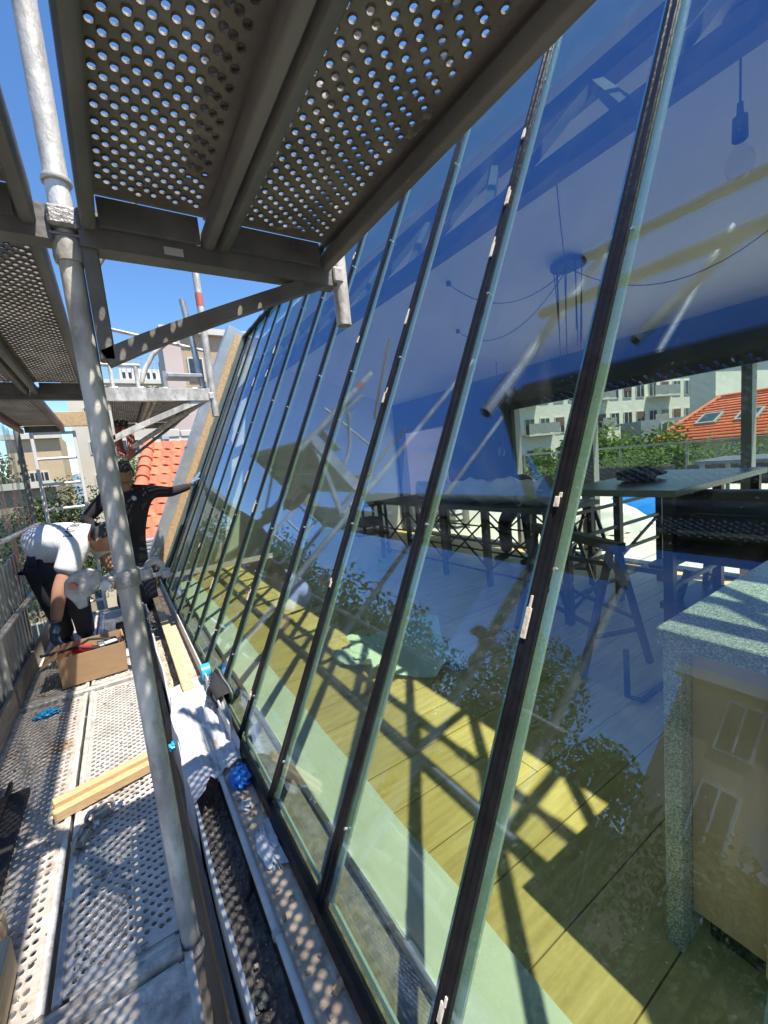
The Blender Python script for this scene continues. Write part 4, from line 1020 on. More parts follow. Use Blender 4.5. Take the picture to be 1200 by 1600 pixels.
# ---- man in white bending over the box
p1 = thing('person', 'person in a white printed T-shirt bending over beside the cardboard box', 'person', (-.5, 4.3, 0))
PEL, WA, CH, NK = (-.62, 4.30, .80), (-.53, 4.27, .865), (-.36, 4.19, .905), (-.225, 4.13, .895)
HDc = Vector((-.145, 4.075, .850)); hf, hu = Vector((.55, -.15, -.82)), Vector((.80, -.25, .5))
hm, hax = head_geo(HDc, hf, hu)
SN, SFr = (-.34, 3.99, .81), (-.22, 4.34, .83)
EN, HN = (-.470, 3.90, .55), (-.525, 3.875, .335)
EF, HF = (-.14, 4.30, .60), (-.075, 4.16, .46)
KL, FL = (-.40, 4.17, .42), (-.395, 4.33, .07)
KR, FR = (-.56, 4.24, .42), (-.545, 4.43, .07)
body = [[(PEL, .125), (WA, .125), (CH, .135), (NK, .062), (tuple(HDc-Vector(hu).normalized()*.06), .055)],
        [(CH, .135), (SN, .066), (EN, .054), (HN, .038)], [(CH, .135), (SFr, .062), (EF, .046), (HF, .032)],
        [(PEL, .125), (lerp(PEL, KL, .3), .075), (KL, .055), (FL, .04)], [(PEL, .125), (lerp(PEL, KR, .3), .075), (KR, .055), (FR, .04)]]
v, f = skinmesh(body)
hm.add(v, f)
hm.build('body', 'skin', p1, smooth=180)
hair_geo(HDc, hax, th=.004, back=-.35).build('hair', 'hair_grey', p1, smooth=180)
cloth_mesh('tshirt', [[((-.655, 4.31, .79), (.172, .165)), (WA, (.185, .182)), (CH, (.188, .195)), (lerp(CH, NK, .95), .085)],
           [(CH, (.188, .195)), (SN, .100), (lerp(SN, EN, .52), .092), (lerp(SN, EN, .62), .086)], [(CH, (.188, .195)), (SFr, .096), (lerp(SFr, EF, .55), .076), (lerp(SFr, EF, .62), .072)]], 'tshirt', p1)
cloth_mesh('trousers', [[((-.57, 4.29, .80), .16), (PEL, .175), (lerp(PEL, KL, .22), .135), (lerp(PEL, KL, .5), .115), (KL, .095), (lerp(KL, FL, .5), .074), (lerp(KL, FL, .97), .070)],
           [(PEL, .175), (lerp(PEL, KR, .22), .135), (lerp(PEL, KR, .5), .115), (KR, .095), (lerp(KR, FR, .5), .074), (lerp(KR, FR, .97), .070)]], 'trousers', p1)
for fx in (FL, FR):
    cloth_mesh('boot', [[((fx[0], fx[1], .085), .052), ((fx[0], fx[1]+.02, .050), .048), ((fx[0]+.02, fx[1]-.10, .045), (.046, .036)), ((fx[0]+.03, fx[1]-.19, .040), (.040, .028))]], 'black_matte', p1)
cloth_mesh('glove', hand_chains(HN, (-.565, 3.86, .15), (.6, .5, 0), 1.12, curl=.8), 'glove', p1)
cloth_mesh('glove', hand_chains(HF, (-.045, 4.06, .36), (-.3, .3, -1), 1.12, curl=.8), 'glove', p1)
MB().path([tuple(Vector(HN)+Vector((.034*math.cos(a), .034*math.sin(a), .012))) for a in [i*math.pi/6 for i in range(13)]], .006, 6).build('glove_cuff', 'glove', p1, smooth=50)
# print on the back of the T-shirt, laid on the cloth
def backtext(txt, loc, size, ax, ay, name='shirt_print'):
    cu = bpy.data.curves.new('t', 'FONT'); cu.body = txt; cu.size = size; cu.extrude = .0012; cu.align_x = 'CENTER'; cu.align_y = 'CENTER'
    to = bpy.data.objects.new('t', cu); C.objects.link(to)
    dg = bpy.context.evaluated_depsgraph_get(); dg.update()
    me = bpy.data.meshes.new_from_object(to.evaluated_get(dg)); bpy.data.objects.remove(to)
    ax, ay = Vector(ax).normalized(), Vector(ay); ay = (ay-ax*ay.dot(ax)).normalized(); az = ax.cross(ay)
    for vv in me.vertices: vv.co = Vector(loc)+ax*vv.co.x+ay*vv.co.y+az*vv.co.z
    return me
SHIRT = [o for o in p1.children if o.name.startswith('tshirt')][0]
def drape(me, shirt, nrm, off=.004):
    dirv = Vector(nrm).normalized(); L = wloc(shirt)
    for vv in me.vertices:
        ok, loc, n_, i_ = shirt.ray_cast(vv.co+dirv*.4-L, -dirv)
        if ok: vv.co = loc+L+dirv*(off)
bpy.context.view_layer.update()
for txt, loc, size in (('NURO', (-.335, 4.06, 1.0), .095), ('a', (-.42, 4.085, 1.0), .028), ('b', (-.462, 4.10, 1.0), .028)):
    if txt != 'NURO': txt = 'I I I I I I I'
    me = backtext(txt, loc, size, (.28, .76, .58), (.96, -.28, 0))
    drape(me, SHIRT, (-.05, -.62, .8))
    o = link('shirt_print', me, 'ink', SHIRT)

# ---- man in black reaching to the glass
p2 = thing('person', 'person in black sweater and glove reaching out to the glass edge', 'person', (.05, 5.1, 0))
PEL, WA, CH, NK = (.02, 5.16, .60), (.045, 5.12, .80), (.085, 5.06, 1.06), (.085, 4.99, 1.24)
HDc = Vector((.085, 4.92, 1.375)); hf, hu = Vector((-.10, -.80, -.60)), Vector((.05, -.35, .94))
hm, hax = head_geo(HDc, hf, hu)
SL, EL, HL = (.265, 5.04, 1.185), (.50, 5.20, 1.145), (.735, 5.385, 1.185)
SR, ER, HR = (-.10, 5.08, 1.17), (-.30, 5.04, .98), (-.16, 4.93, .78)
KL, FL = (.13, 4.98, .10), (.12, 5.34, .07)
KR, FR = (-.09, 4.99, .10), (-.08, 5.34, .07)
body = [[(PEL, .115), (WA, .11), (CH, .125), (NK, .060), (tuple(HDc-Vector(hu).normalized()*.05), .055)],
        [(CH, .135), (SL, .062), (EL, .045), (HL, .032)], [(CH, .135), (SR, .062), (ER, .045), (HR, .032)],
        [(PEL, .115), (lerp(PEL, KL, .3), .075), (KL, .055), (FL, .04)], [(PEL, .115), (lerp(PEL, KR, .3), .075), (KR, .055), (FR, .04)]]
v, f = skinmesh(body); hm.add(v, f); hm.build('body', 'skin2', p2, smooth=180)
hair_geo(HDc, hax, th=.014, back=-.35).build('hair', 'hair', p2, smooth=180)
cloth_mesh('sweater', [[(lerp(PEL, WA, -.3), .18), (PEL, .178), (WA, (.152, .14)), (CH, (.170, .145)), (lerp(CH, NK, .8), .082)],
           [(CH, (.170, .145)), (SL, .085), (lerp(SL, EL, .5), .066), (EL, .058), (lerp(EL, HL, .6), .048), (lerp(EL, HL, .95), .042)],
           [(CH, (.170, .145)), (SR, .088), (lerp(SR, ER, .5), .070), (ER, .062), (lerp(ER, HR, .6), .050), (lerp(ER, HR, .95), .042)]], 'blackshirt', p2)
cloth_mesh('trousers', [[(lerp(PEL, WA, .75), .15), (PEL, .165), (lerp(PEL, KL, .3), .125), (KL, .09), (lerp(KL, FL, .6), .062), (FL, .055)], [(PEL, .165), (lerp(PEL, KR, .3), .125), (KR, .09), (lerp(KR, FR, .6), .062), (FR, .055)]], 'trousers', p2)
cloth_mesh('glove', hand_chains(HL, (.835, 5.475, 1.275), (.7, .1, -.5), 1.3, curl=-.2, spread=1.15), 'glove', p2)
cloth_mesh('glove', hand_chains(HR, (-.08, 4.90, .68), (.4, .4, 0), 1.1, curl=.8), 'glove', p2)
MB().lathe([(0, 0), (.022, 0), (.022, .002), (0, .002)], (.135, 4.915, 1.13), 16, 'Y').build('chest_badge', 'plastic_w', p2)

p1.scale = (1, 1, 1.075); p2.scale = (1, 1, 1.05)

# ================================================================== INSIDE THE ROOM
ct = thing('counter', 'speckled granite counter with a granite end leg behind the nearest pane', 'counter', (1.4, 0, .02))
MB().box((1.00, -1.6, .835), (3.0, .455, .878)).build('worktop', 'granite', ct, bevel=.003)
MB().box((1.02, .412, .021), (1.62, .45, 0.834)).build('end_leg', 'granite', ct, bevel=.002)
MB().box((1.075, -1.5, .11), (1.10, .411, 0.834)).build('front_panel', 'panel_wood', ct)
MB().box((1.045, .20, .10), (1.072, .262, 0.834)).build('panel_batten', 'w_yellow', ct, bevel=.002)
MB().box((1.12, -1.5, .021), (1.14, .39, .108)).build('plinth', 'black_matte', ct)

# pendant lamps
def ceilz(x): return 2.95-(x-1.95)*(2.95-2.216)/(XB+0.18-1.95)
pl_ = thing('pendant_lamp', 'filament bulb on a black holder hanging by itself at upper right', 'lamp', (2.225, .68, 2.87), 'pendant lamps')
bx0, by0 = 2.225, .68
MB().lathe([(0, .04), (.03, .035), (.055, .015), (.06, 0), (0, 0)], (bx0, by0, ceilz(bx0)-.03), 20).build('ceiling_rose', 'black_matte', pl_, smooth=50)
MB().tube((bx0, by0, 2.52), (bx0, by0, ceilz(bx0)-.01), .004, 8).build('cord', 'cable', pl_)
MB().lathe([(0, .13), (.010, .13), (.012, .085), (.024, .08), (.026, .0), (.020, -.005)], (bx0, by0, 2.42), 18).build('lamp_holder', 'black_matte', pl_, smooth=50)
MB().lathe([(.016, 0), (.020, -.015), (.044, -.055), (.050, -.085), (.040, -.118), (.018, -.136), (0, -.14)], (bx0, by0, 2.415), 22).build('bulb', 'bulbglass', pl_, smooth=60)
sd_ = thing('spider_pendant', 'round ceiling rose with many drooping black cords', 'lamp', (3.04, 1.94, 2.6), 'pendant lamps')
rx, ry = 3.04, 1.94; rz = ceilz(rx)
MB().lathe([(0, -.03), (.12, -.03), (.125, -.02), (.125, .0)], (rx, ry, rz), 28).build('ceiling_rose', 'black_matte', sd_, smooth=50)
rs = random.Random(4)
for q in range(9):
    a = q*.7; px, py = rx+.1*math.cos(a), ry+.1*math.sin(a); L = rs.uniform(.35, .62); sx, sy = rs.uniform(-.05, .05), rs.uniform(-.05, .05)
    MB().path([(px, py, rz-.02), (px+sx*.6, py+sy*.6, rz-.02-L*.5), (px+sx, py+sy, rz-.02-L), (px+sx+.03, py+sy+.02, rz-.02-L-.03)], .0035, 6).build('cord', 'cable', sd_, smooth=50)
for q, (x1, y1, sag) in enumerate(((2.35, 1.55, .14), (2.6, 2.75, .20), (3.5, .9, .22), (3.2, 3.3, .26))):
    z1 = ceilz(x1)
    pts = []
    for i in range(15):
        u = i/14; pts.append((rx+(x1-rx)*u, ry+(y1-ry)*u, (rz-.03)*(1-u)+(z1-.02)*u-sag*4*u*(1-u)))
    MB().path(pts, .0035, 6).build('cord', 'cable', sd_, smooth=50)
    MB().lathe([(0, 0), (.02, 0), (.02, .03), (0, .03)], (x1, y1, z1-.03), 12).build('cord_hook', 'black_matte', sd_)
lc = thing('pendant_lamp', 'plain cord pendant hanging before the terrace opening, middle pane', 'lamp', (4.0, 3.55, 2.3), 'pendant lamps')
MB().tube((4.0, 3.52, 1.44), (4.0, 3.52, ceilz(4.0)), .005, 8).build('cord', 'cable', lc)
MB().lathe([(0, .10), (.02, .09), (.028, .0), (0, 0)], (4.0, 3.52, 1.35), 16).build('lamp_holder', 'black_matte', lc, smooth=50)
MB().lathe([(.016, 0), (.035, -.04), (.045, -.075), (.03, -.11), (0, -.12)], (4.0, 3.52, 1.35), 18).build('bulb', 'bulbglass', lc, smooth=60)

# long work table on black lattice legs with a wrapped bundle
def lattice_table(name, label, x0, x1, y0, y1, z, top, posts_y, braces=True):
    t = thing(name, label, 'table', ((x0+x1)/2, (y0+y1)/2, .02))
    MB().box((x0, y0, z-.04), (x1, y1, z)).build('table_top', top, t, bevel=.003)
    for yy in posts_y:
        for xx in (x0+.04, x1-.04): MB().box((xx-.022, yy-.022, .021), (xx+.022, yy+.022, z-.041)).build('leg', 'black_steel', t)
    for a, b in zip(posts_y[:-1], posts_y[1:]):
        for xx in (x0+.04, x1-.04):
            MB().bar((xx, a, .18), (xx, b, z-.12), .014, .014).build('brace', 'black_steel', t)
            MB().bar((xx+.016, a, z-.12), (xx+.016, b, .18), .014, .014).build('brace', 'black_steel', t)
            MB().bar((xx, a+.023, .16), (xx, b-.023, .16), .018, .018).build('stretcher', 'black_steel', t)
            MB().bar((xx, a+.023, .45), (xx, b-.023, .45), .016, .016).build('stretcher', 'black_steel', t)
    return t
lattice_table('work_table', 'long black framed table carrying the wrapped bundle across the room', 2.85, 3.55, 2.05, 4.75, .80, 'black_steel', [2.12, 2.78, 3.42, 4.05, 4.68])
tag(MB().grid(60, 26, lambda u, v: (3.10+(.15+.025*math.sin(u*17))*math.cos(v*2*math.pi)*(1-.2*math.sin(u*8)**2), 2.25+u*1.75, .80+.12+(.115+.018*math.sin(u*23+v*9))*math.sin(v*2*math.pi)+.012*math.sin(v*30+u*60))).build('wrapped_bundle', 'wrap', None, smooth=60), 'bundle wrapped in crumpled grey film on the long table', 'bundle')
tag(MB().path([(2.95, 2.45+.05*math.cos(a), .86+.05*math.sin(a)) for a in [i*math.pi/8 for i in range(13)]], .008, 8).build('cord_loop', 'plastic_w', None, smooth=60), 'loop of white cord on the wrapped bundle', 'cord')
# shelf frame with a steel top, rods running into the room
sf = thing('steel_rack', 'black steel rack with slanting rods under a brushed metal top', 'rack', (2.9, 1.5, .02))
MB().box((2.55, 1.05, .965), (4.02, 1.80, 1.005)).build('rack_top', 'steel_top', sf, bevel=.003)
for xx in (2.60, 3.28, 3.96):
    for yy in (1.10, 1.75): MB().box((xx-.025, yy-.025, .021), (xx+.025, yy+.025, .964)).build('leg', 'black_steel', sf)
for yy in (1.10, 1.75):
    for z in (.20, .42, .62, .80): MB().box((2.626, yy-.012, z), (3.934, yy+.012, z+.022)).build('rod', 'black_steel', sf)
    MB().bar((2.62, yy+.02, .08), (3.94, yy+.02, .6), .018, .018).build('brace', 'black_steel', sf)
for xx in (2.60, 3.96): MB().box((xx-.012, 1.126, .5), (xx+.012, 1.724, .53)).build('rod', 'black_steel', sf)
crumple('black_bag', (3.1, 1.50, 1.005), .14, 'black_matte', 'rumpled black bag on top of the steel rack', 'bag', squash=.35, seed=31, stretch=(1.4, .8))
def trestle(x, y, rot, label):
    t = thing('folding_trestle', label, 'trestle', (x, y, .02), 'folding trestles')
    ca, sa = math.cos(rot), math.sin(rot)
    P = lambda a, b, z: (x+a*ca-b*sa, y+a*sa+b*ca, z)
    MB().bar(P(-.42, 0, .74), P(.42, 0, .74), .05, .05).build('beam', 'black_steel', t)
    for a in (-.36, .36):
        for b in (-.22, .22): MB().bar(P(a, b*.1, .715), P(a, b, .024), .03, .03).build('leg', 'black_steel', t)
        MB().bar(P(a, -.16, .24), P(a, .16, .24), .02, .02).build('stretcher', 'black_steel', t)
    for b in (-.14, .14): MB().bar(P(-.35, b, .30), P(.35, b, .30), .02, .02).build('stretcher', 'black_steel', t)
trestle(2.35, 1.55, 1.2, 'black folding trestle standing just before the steel rack')
trestle(3.55, 2.25, .3, 'black folding trestle between the rack and the long table')
# barrel grill
gr_ = thing('barrel_grill', 'black rounded barrel grill on splayed legs beside the granite counter', 'grill', (3.2, .95, .02))
MB().lathe([(0, -.36), (.12, -.36), (.21, -.345), (.235, -.32), (.235, .32), (.21, .345), (.12, .36), (0, .36)], (3.05, .90, .72), 24, 'Y').build('drum', 'black_steel', gr_, smooth=40)
MB().box((2.808, .54, .715), (2.825, 1.26, .735)).build('lid_seam', 'steel_top', gr_)
MB().path([(2.83, .66, .82), (2.76, .68, .84), (2.76, 1.10, .84), (2.83, 1.12, .82)], .012, 8).build('handle', 'black_steel', gr_, smooth=50)
MB().box((2.78, 1.22, .46), (3.25, 1.30, .50)).build('side_shelf', 'black_steel', gr_)
MB().box((2.74, .50, .24), (3.30, 1.22, .28)).build('lower_shelf', 'black_steel', gr_)
for xx, yy in ((2.78, .52), (3.32, .52), (2.78, 1.20), (3.32, 1.20)): MB().bar((3.05+(xx-3.05)*.5, .86+(yy-.86)*.8, .46), (xx, yy, .03), .03, .03).build('leg', 'black_steel', gr_)
# stool-like blue frame and the pale green sheet
tag(MB().path([(1.95, 1.02, .30), (1.95, 1.02, .06), (2.0, .98, .035), (2.5, .98, .035), (2.55, 1.02, .06), (2.55, 1.02, .30)], .014, 10).build('tube_stool_frame', 'black_steel', None, smooth=50), 'bent dark tube frame on the floor by the counter', 'frame')
def gs(u, v):
    A_, B_, C_, D_ = Vector((1.10, 2.06, 0)), Vector((1.24, 2.58, 0)), Vector((2.0, 2.68, 0)), Vector((1.60, 1.74, 0))
    p = (A_*(1-u)+D_*u)*(1-v)+(B_*(1-u)+C_*u)*v
    ed = max(0, .14-min(u, v, 1-u, 1-v))
    z = .030+.010*(1+math.sin(u*7+v*4))+ed*.55*max(0, math.sin(u*9+v*7+.6))
    return (p.x+.03*math.sin(v*11)*(u < .15 or u > .85), p.y+.03*math.sin(u*9), z)
tag(MB().grid(40, 40, gs).build('floor_sheet', 'greencloth', None, smooth=60), 'pale green sheet lying crumpled on the yellow floor', 'sheet')
crumple('sheet_corner', (1.16, 2.42, .024), .10, 'greencloth', 'bunched pale green cloth beside the green sheet', 'cloth', squash=.25, seed=41, stretch=(1.1, 1.2))
tag(MB().obox((1.03, 1.98, .026), (.02, .012, 0), (-.006, .014, 0), (0, 0, .006)).build('red_offcut', 'redpaint', None, bevel=.002), 'tiny red offcut lying on the sunny floor', 'offcut')
hz = thing('garden_hose', 'lime green hose coiled on the floor far inside', 'hose', (2.55, 4.3, .03))
for q in range(4):
    MB().path([(2.55+(.15-.012*q)*math.cos(a), 4.35+(.24-.015*q)*math.sin(a), .03+.018*q+.01*math.sin(3*a)) for a in [i*math.pi/12 for i in range(25)]], .011, 8).build('hose_loop', 'lime', hz, smooth=50)
ch = thing('tool_cart', 'black wheeled tool cart inside beyond the long table', 'cart', (2.9, 4.95, .02))
MB().box((2.7, 4.82, .30), (3.1, 5.2, .36)).build('tray', 'black_steel', ch, bevel=.004)
MB().box((2.72, 4.84, .44), (3.0, 5.1, .56)).build('case', 'black_matte', ch, bevel=.01)
for xx in (2.72, 3.08):
    for yy in (4.84, 5.18):
        MB().box((xx-.014, yy-.014, .09), (xx+.014, yy+.014, .74)).build('post', 'black_steel', ch)
        MB().lathe([(0, -.015), (.045, -.015), (.045, .015), (0, .015)], (xx, yy, .066), 16, 'X').build('wheel', 'black_matte', ch)
MB().box((2.7, 4.82, .72), (3.1, 5.2, .75)).build('tray', 'black_steel', ch, bevel=.004)
tag(MB().bar((2.25, 4.2, .03), (2.2, 4.0, .50), .40, .012).build('leaning_panel', 'w_white', None), 'pale panel leaning inside near the green hose', 'panel')
# person inside, bent over behind the table
p3 = thing('person', 'person in dark trousers standing bent over behind the long table', 'person', (3.75, 3.2, .02))
PEL, WA, CH, NK = (3.80, 3.02, .86), (3.76, 3.05, .93), (3.62, 3.2, .96), (3.52, 3.3, .93)
HDc = Vector((3.46, 3.38, .90)); hm, hax = head_geo(HDc, (-.3, .3, -.9), (-.6, .6, .3))
KL, FL = (3.76, 2.98, .48), (3.80, 2.98, .10)
KR, FR = (3.72, 3.30, .48), (3.76, 3.32, .10)
body = [[(PEL, .12), (WA, .12), (CH, .13), (NK, .06), (tuple(HDc), .06)], [(CH, .13), (3.45, 3.05, .92) and ((3.50, 3.05, .90), .06), ((3.36, 3.0, .86), .045), ((3.28, 3.06, .83), .035)],
        [(CH, .13), ((3.66, 3.42, .90), .06), ((3.42, 3.52, .86), .045), ((3.32, 3.46, .83), .035)], [(PEL, .12), (KL, .07), (FL, .045)], [(PEL, .12), (KR, .07), (FR, .045)]]
v, f = skinmesh(body); hm.add(v, f); hm.build('body', 'skin2', p3, smooth=180)
hair_geo(HDc, hax, th=.012).build('hair', 'hair', p3, smooth=180)
cloth_mesh('jacket', [[(PEL, .14), (WA, .145), (CH, .155), (lerp(CH, NK, .8), .08)], [(CH, .155), ((3.50, 3.05, .90), .08), ((3.36, 3.0, .86), .062), ((3.30, 3.04, .835), .05)], [(CH, .155), ((3.66, 3.42, .90), .08), ((3.42, 3.52, .86), .062), ((3.34, 3.48, .835), .05)]], 'blackshirt', p3)
cloth_mesh('trousers', [[(PEL, .14), (lerp(PEL, KL, .5), .10), (KL, .084), (FL, .075)], [(PEL, .14), (lerp(PEL, KR, .5), .10), (KR, .084), (FR, .075)]], 'trousers', p3)
for fx in (FL, FR): cloth_mesh('boot', [[((fx[0], fx[1], .11), .05), ((fx[0], fx[1], .07), .048), ((fx[0]-.10, fx[1]+.02, .06), (.044, .034)), ((fx[0]-.18, fx[1]+.03, .055), (.036, .026))]], 'black_matte', p3)

# ------------------------------------------------------------------ terrace beyond the opening
te = struct(MB().box((XB+.2, -6, -.30), (14.2, 12, -.03)).build('terrace_floor', 'terrace'), 'pale slab terrace beyond the room')
for i in range(9):
    for j in range(12):
        x0, y0 = XB+.22+i*1.08, -3.0+j*1.05
        if x0+1.06 > 14.1: continue
        MB().box((x0, y0, -.03), (x0+1.065, y0+1.035, -.008+rnd(-.003, .003))).build('paving_slab', 'terrace', te)
tag(MB().box((5.15, 5.35, -.029), (5.45, 9.5, 2.6)).box((5.149, 5.6, 1.35), (5.10, 9.4, 1.42)).build('terrace_wall', 'w_white', None), 'sunlit white wall seen through the far inside window', 'wall')
cb = thing('crate_stack', 'white slotted crates stacked before the sunlit white wall', 'crate', (5.0, 5.8, 0))
for q in range(3):
    for s in range(6): MB().box((4.92, 5.45+q*.28, .05+s*.11), (5.08, 5.66+q*.28, .11+s*.11)).build('slat', 'white_paint', cb)
ra = thing('terrace_railing', 'dark railing along the far edge of the terrace', 'railing', (13.6, 4, 0))
MB().box((13.55, -4, .98), (13.62, 11, 1.04)).build('top_rail', 'grey_post', ra)
for q in range(9): MB().box((13.56, -4+q*1.85, -.028), (13.61, -3.94+q*1.85, .979)).build('post', 'grey_post', ra)
MB().box((13.575, -3.9, .05), (13.595, 10.9, .95)).build('pane', 'clearglass', ra)
def tarpf(x0, y0, L, W, H, sd):
    rs = random.Random(sd); a, b = rs.uniform(0, 6), rs.uniform(0, 6)
    return lambda u, v: (x0+u*L, y0+v*W+.08*math.sin(u*9+a), -.005+H*math.sin(math.pi*min(1, max(0, u)))**.6*math.sin(math.pi*v)**.5*(.75+.25*math.sin(u*7+b+v*5))+.02*math.sin(u*40+v*25))
tag(MB().grid(40, 30, tarpf(5.6, 2.95, 1.2, .95, .5, 1)).build('white_tarp', 'tarp_w', None, smooth=60), 'mound under a white tarpaulin on the terrace', 'tarpaulin')
tag(MB().grid(40, 30, tarpf(6.9, 2.5, 2.0, 1.9, .45, 2)).build('blue_tarp', 'tarp_b', None, smooth=60), 'mound under a bright blue tarpaulin on the terrace', 'tarpaulin')
tag(MB().grid(40, 30, tarpf(6.6, -.6, 2.6, 1.9, .85, 3)).build('pale_tarp', 'tarp_w', None, smooth=60), 'pale green white heap of sheeting at the right edge of the terrace', 'tarpaulin')
te2 = thing('terrace_table', 'grey terrace table seen above the steel rack', 'table', (9, 3.4, 0))
MB().box((9.0, 1.9, .70), (10.4, 3.4, .75)).build('table_top', 'steel_top', te2)
for xx in (9.1, 10.3):
    for yy in (2.0, 3.3): MB().box((xx-.03, yy-.03, -.02), (xx+.03, yy+.03, .699)).build('leg', 'grey_post', te2)
for q in range(3):
    o = thing('planter_box', ['dark planter box by the terrace railing, farthest from the counter', 'dark planter box in the middle by the terrace railing', 'dark planter box by the terrace railing, nearest the counter'][q], 'planter', (12.6, 6-q*2.4, 0))
    MB().box((12.3, 5.3-q*2.4, -.005), (12.9, 7.2-q*2.4, .45)).build('trough', 'black_matte', o, bevel=.01)
    lf = MB()
    rs = random.Random(q+50)
    for i in range(900):
        x, yy, z = rs.uniform(12.25, 12.95), rs.uniform(5.3-q*2.4, 7.2-q*2.4), .45+abs(rs.gauss(0, .28))
        d = Vector((rs.gauss(0, 1), rs.gauss(0, 1), rs.gauss(0, 1))).normalized()*.045; e_ = d.orthogonal().normalized()*.022
        p = Vector((x, yy, z)); lf.add([p-d, p+e_, p+d, p-e_], [(0, 1, 2, 3)])
    lf.build('foliage', 'leaf_c', o, fix=False)

# ================================================================== TREES AND BUILDINGS
def tree(loc, H, R, label, leaf='leaf_a', n=5000, seed=1, group='trees', ls=.11, zsq=1.0, trunk_r=.16, name='tree'):
    rs = random.Random(seed); x, y, z = loc
    t = thing(name, label, 'tree', loc, group)
    zc0 = z+H-R*1.0*zsq; tm = MB(); top = zc0
    tm.path([(x, y, z), (x+.05*R, y, z+H*.3), (x, y+.04*R, top)], [trunk_r, trunk_r*.75, trunk_r*.3], 10)
    cl_ = []
    for q in range(30):
        a, e_ = rs.uniform(0, 6.283), rs.uniform(-1.0, 1.2)
        rr_ = R*rs.uniform(.45, .9)
        c = Vector((x+rr_*math.cos(a)*math.cos(e_), y+rr_*math.sin(a)*math.cos(e_), zc0+rr_*math.sin(e_)*zsq))
        cl_.append((c, R*rs.uniform(.22, .42)))
        if q < 12:
            b = Vector((x, y, zc0-R*rs.uniform(.2, 1.1))); tm.path([b, (b+c)/2+Vector((0, 0, -.05*R)), c], [trunk_r*.4, trunk_r*.25, trunk_r*.08], 6)
    tm.build('trunk', 'bark', t, smooth=60)
    m = MB()
    for i in range(n):
        c, r = cl_[rs.randrange(len(cl_))]
        d = Vector((rs.gauss(0, 1), rs.gauss(0, 1), rs.gauss(0, 1))).normalized()
        p = c+d*r*(rs.random()**.4)*Vector((1, 1, zsq)).length/1.732
        a = (d+Vector((rs.gauss(0, .6), rs.gauss(0, .6), rs.gauss(0, .6)))).normalized(); b = a.orthogonal().normalized()
        b.rotate(Matrix.Rotation(rs.uniform(0, 6.28), 3, a)); c2 = a.cross(b); s = ls*rs.uniform(.6, 1.3)
        m.add([p-b*s, p+c2*s*.5, p+b*s, p-c2*s*.5], [(0, 1, 2, 3)])
    m.build('crown', leaf, t, fix=False)
    return t

# across the street, mirrored in the panes
for i, (x, y, top, R, lb, lf, n) in enumerate((
        (-8.6, 3.3, 2.9, 2.7, 'smaller tree opposite mirrored beside the granite leg', 'leaf_a', 36000),
        (-9.2, 6.2, 3.9, 3.3, 'big tree across the street mirrored in the nearest pane', 'leaf_a', 52000),
        (-9.6, 10.2, 4.3, 3.3, 'big tree across the street mirrored behind the green sheet', 'leaf_b', 36000),
        (-9.0, 14.0, 4.9, 3.2, 'tree across the street mirrored in the third and fourth panes', 'leaf_a', 18000),
        (-9.0, 19.5, 5.4, 3.5, 'dark tree across the street mirrored in the middle panes', 'leaf_b', 14000),
        (-9.0, 26.0, 5.9, 3.8, 'tree farther up the street mirrored left of the middle', 'leaf_a', 11000),
        (-8.0, 34.0, 5.6, 4.0, 'tree up the street mirrored around the reaching man', 'leaf_b', 9000),
        (-6.5, 46.0, 5.8, 4.4, 'far tree mirrored in the farthest panes', 'leaf_a', 8000),
        (-14.0, 11.0, 4.6, 3.6, 'tree behind the front row across the street', 'leaf_b', 9000))):
    tree((x, y, -14), top+14, R, lb, lf, n, seed=10+i, group='street trees opposite', ls=.08 if y < 12 else .15, trunk_r=.3, zsq=1.7)
tree((-1.6, 13.0, -14), 15.4, 1.7, 'leafy tree seen past the ladder', 'leaf_b', 12000, seed=31, ls=.05, trunk_r=.15)
tree((0.9, 19.0, -14), 16.6, 1.8, 'sunlit tree behind the orange roof ridge', 'leaf_c', 9000, seed=32, ls=.06, trunk_r=.15)
tree((9.0, 7.4, -6), 6.9, 1.7, 'glossy bush beyond the terrace, middle pane', 'leaf_a', 6000, seed=33, ls=.08, trunk_r=.1)
tree((16.2, 8.6, -6), 7.9, 2.5, 'round bright tree before the white flats, nearest pane', 'leaf_c', 9000, seed=34, ls=.11, trunk_r=.15)
tree((17.0, 12.4, -6), 7.4, 2.2, 'tree behind the glossy bush before the flats', 'leaf_c', 6000, seed=35, ls=.11, trunk_r=.15)
tree((15.6, 6.2, -6), 6.9, 1.1, 'small light tree by the corner of the orange roof', 'leaf_c', 3000, seed=36, ls=.08, trunk_r=.1)

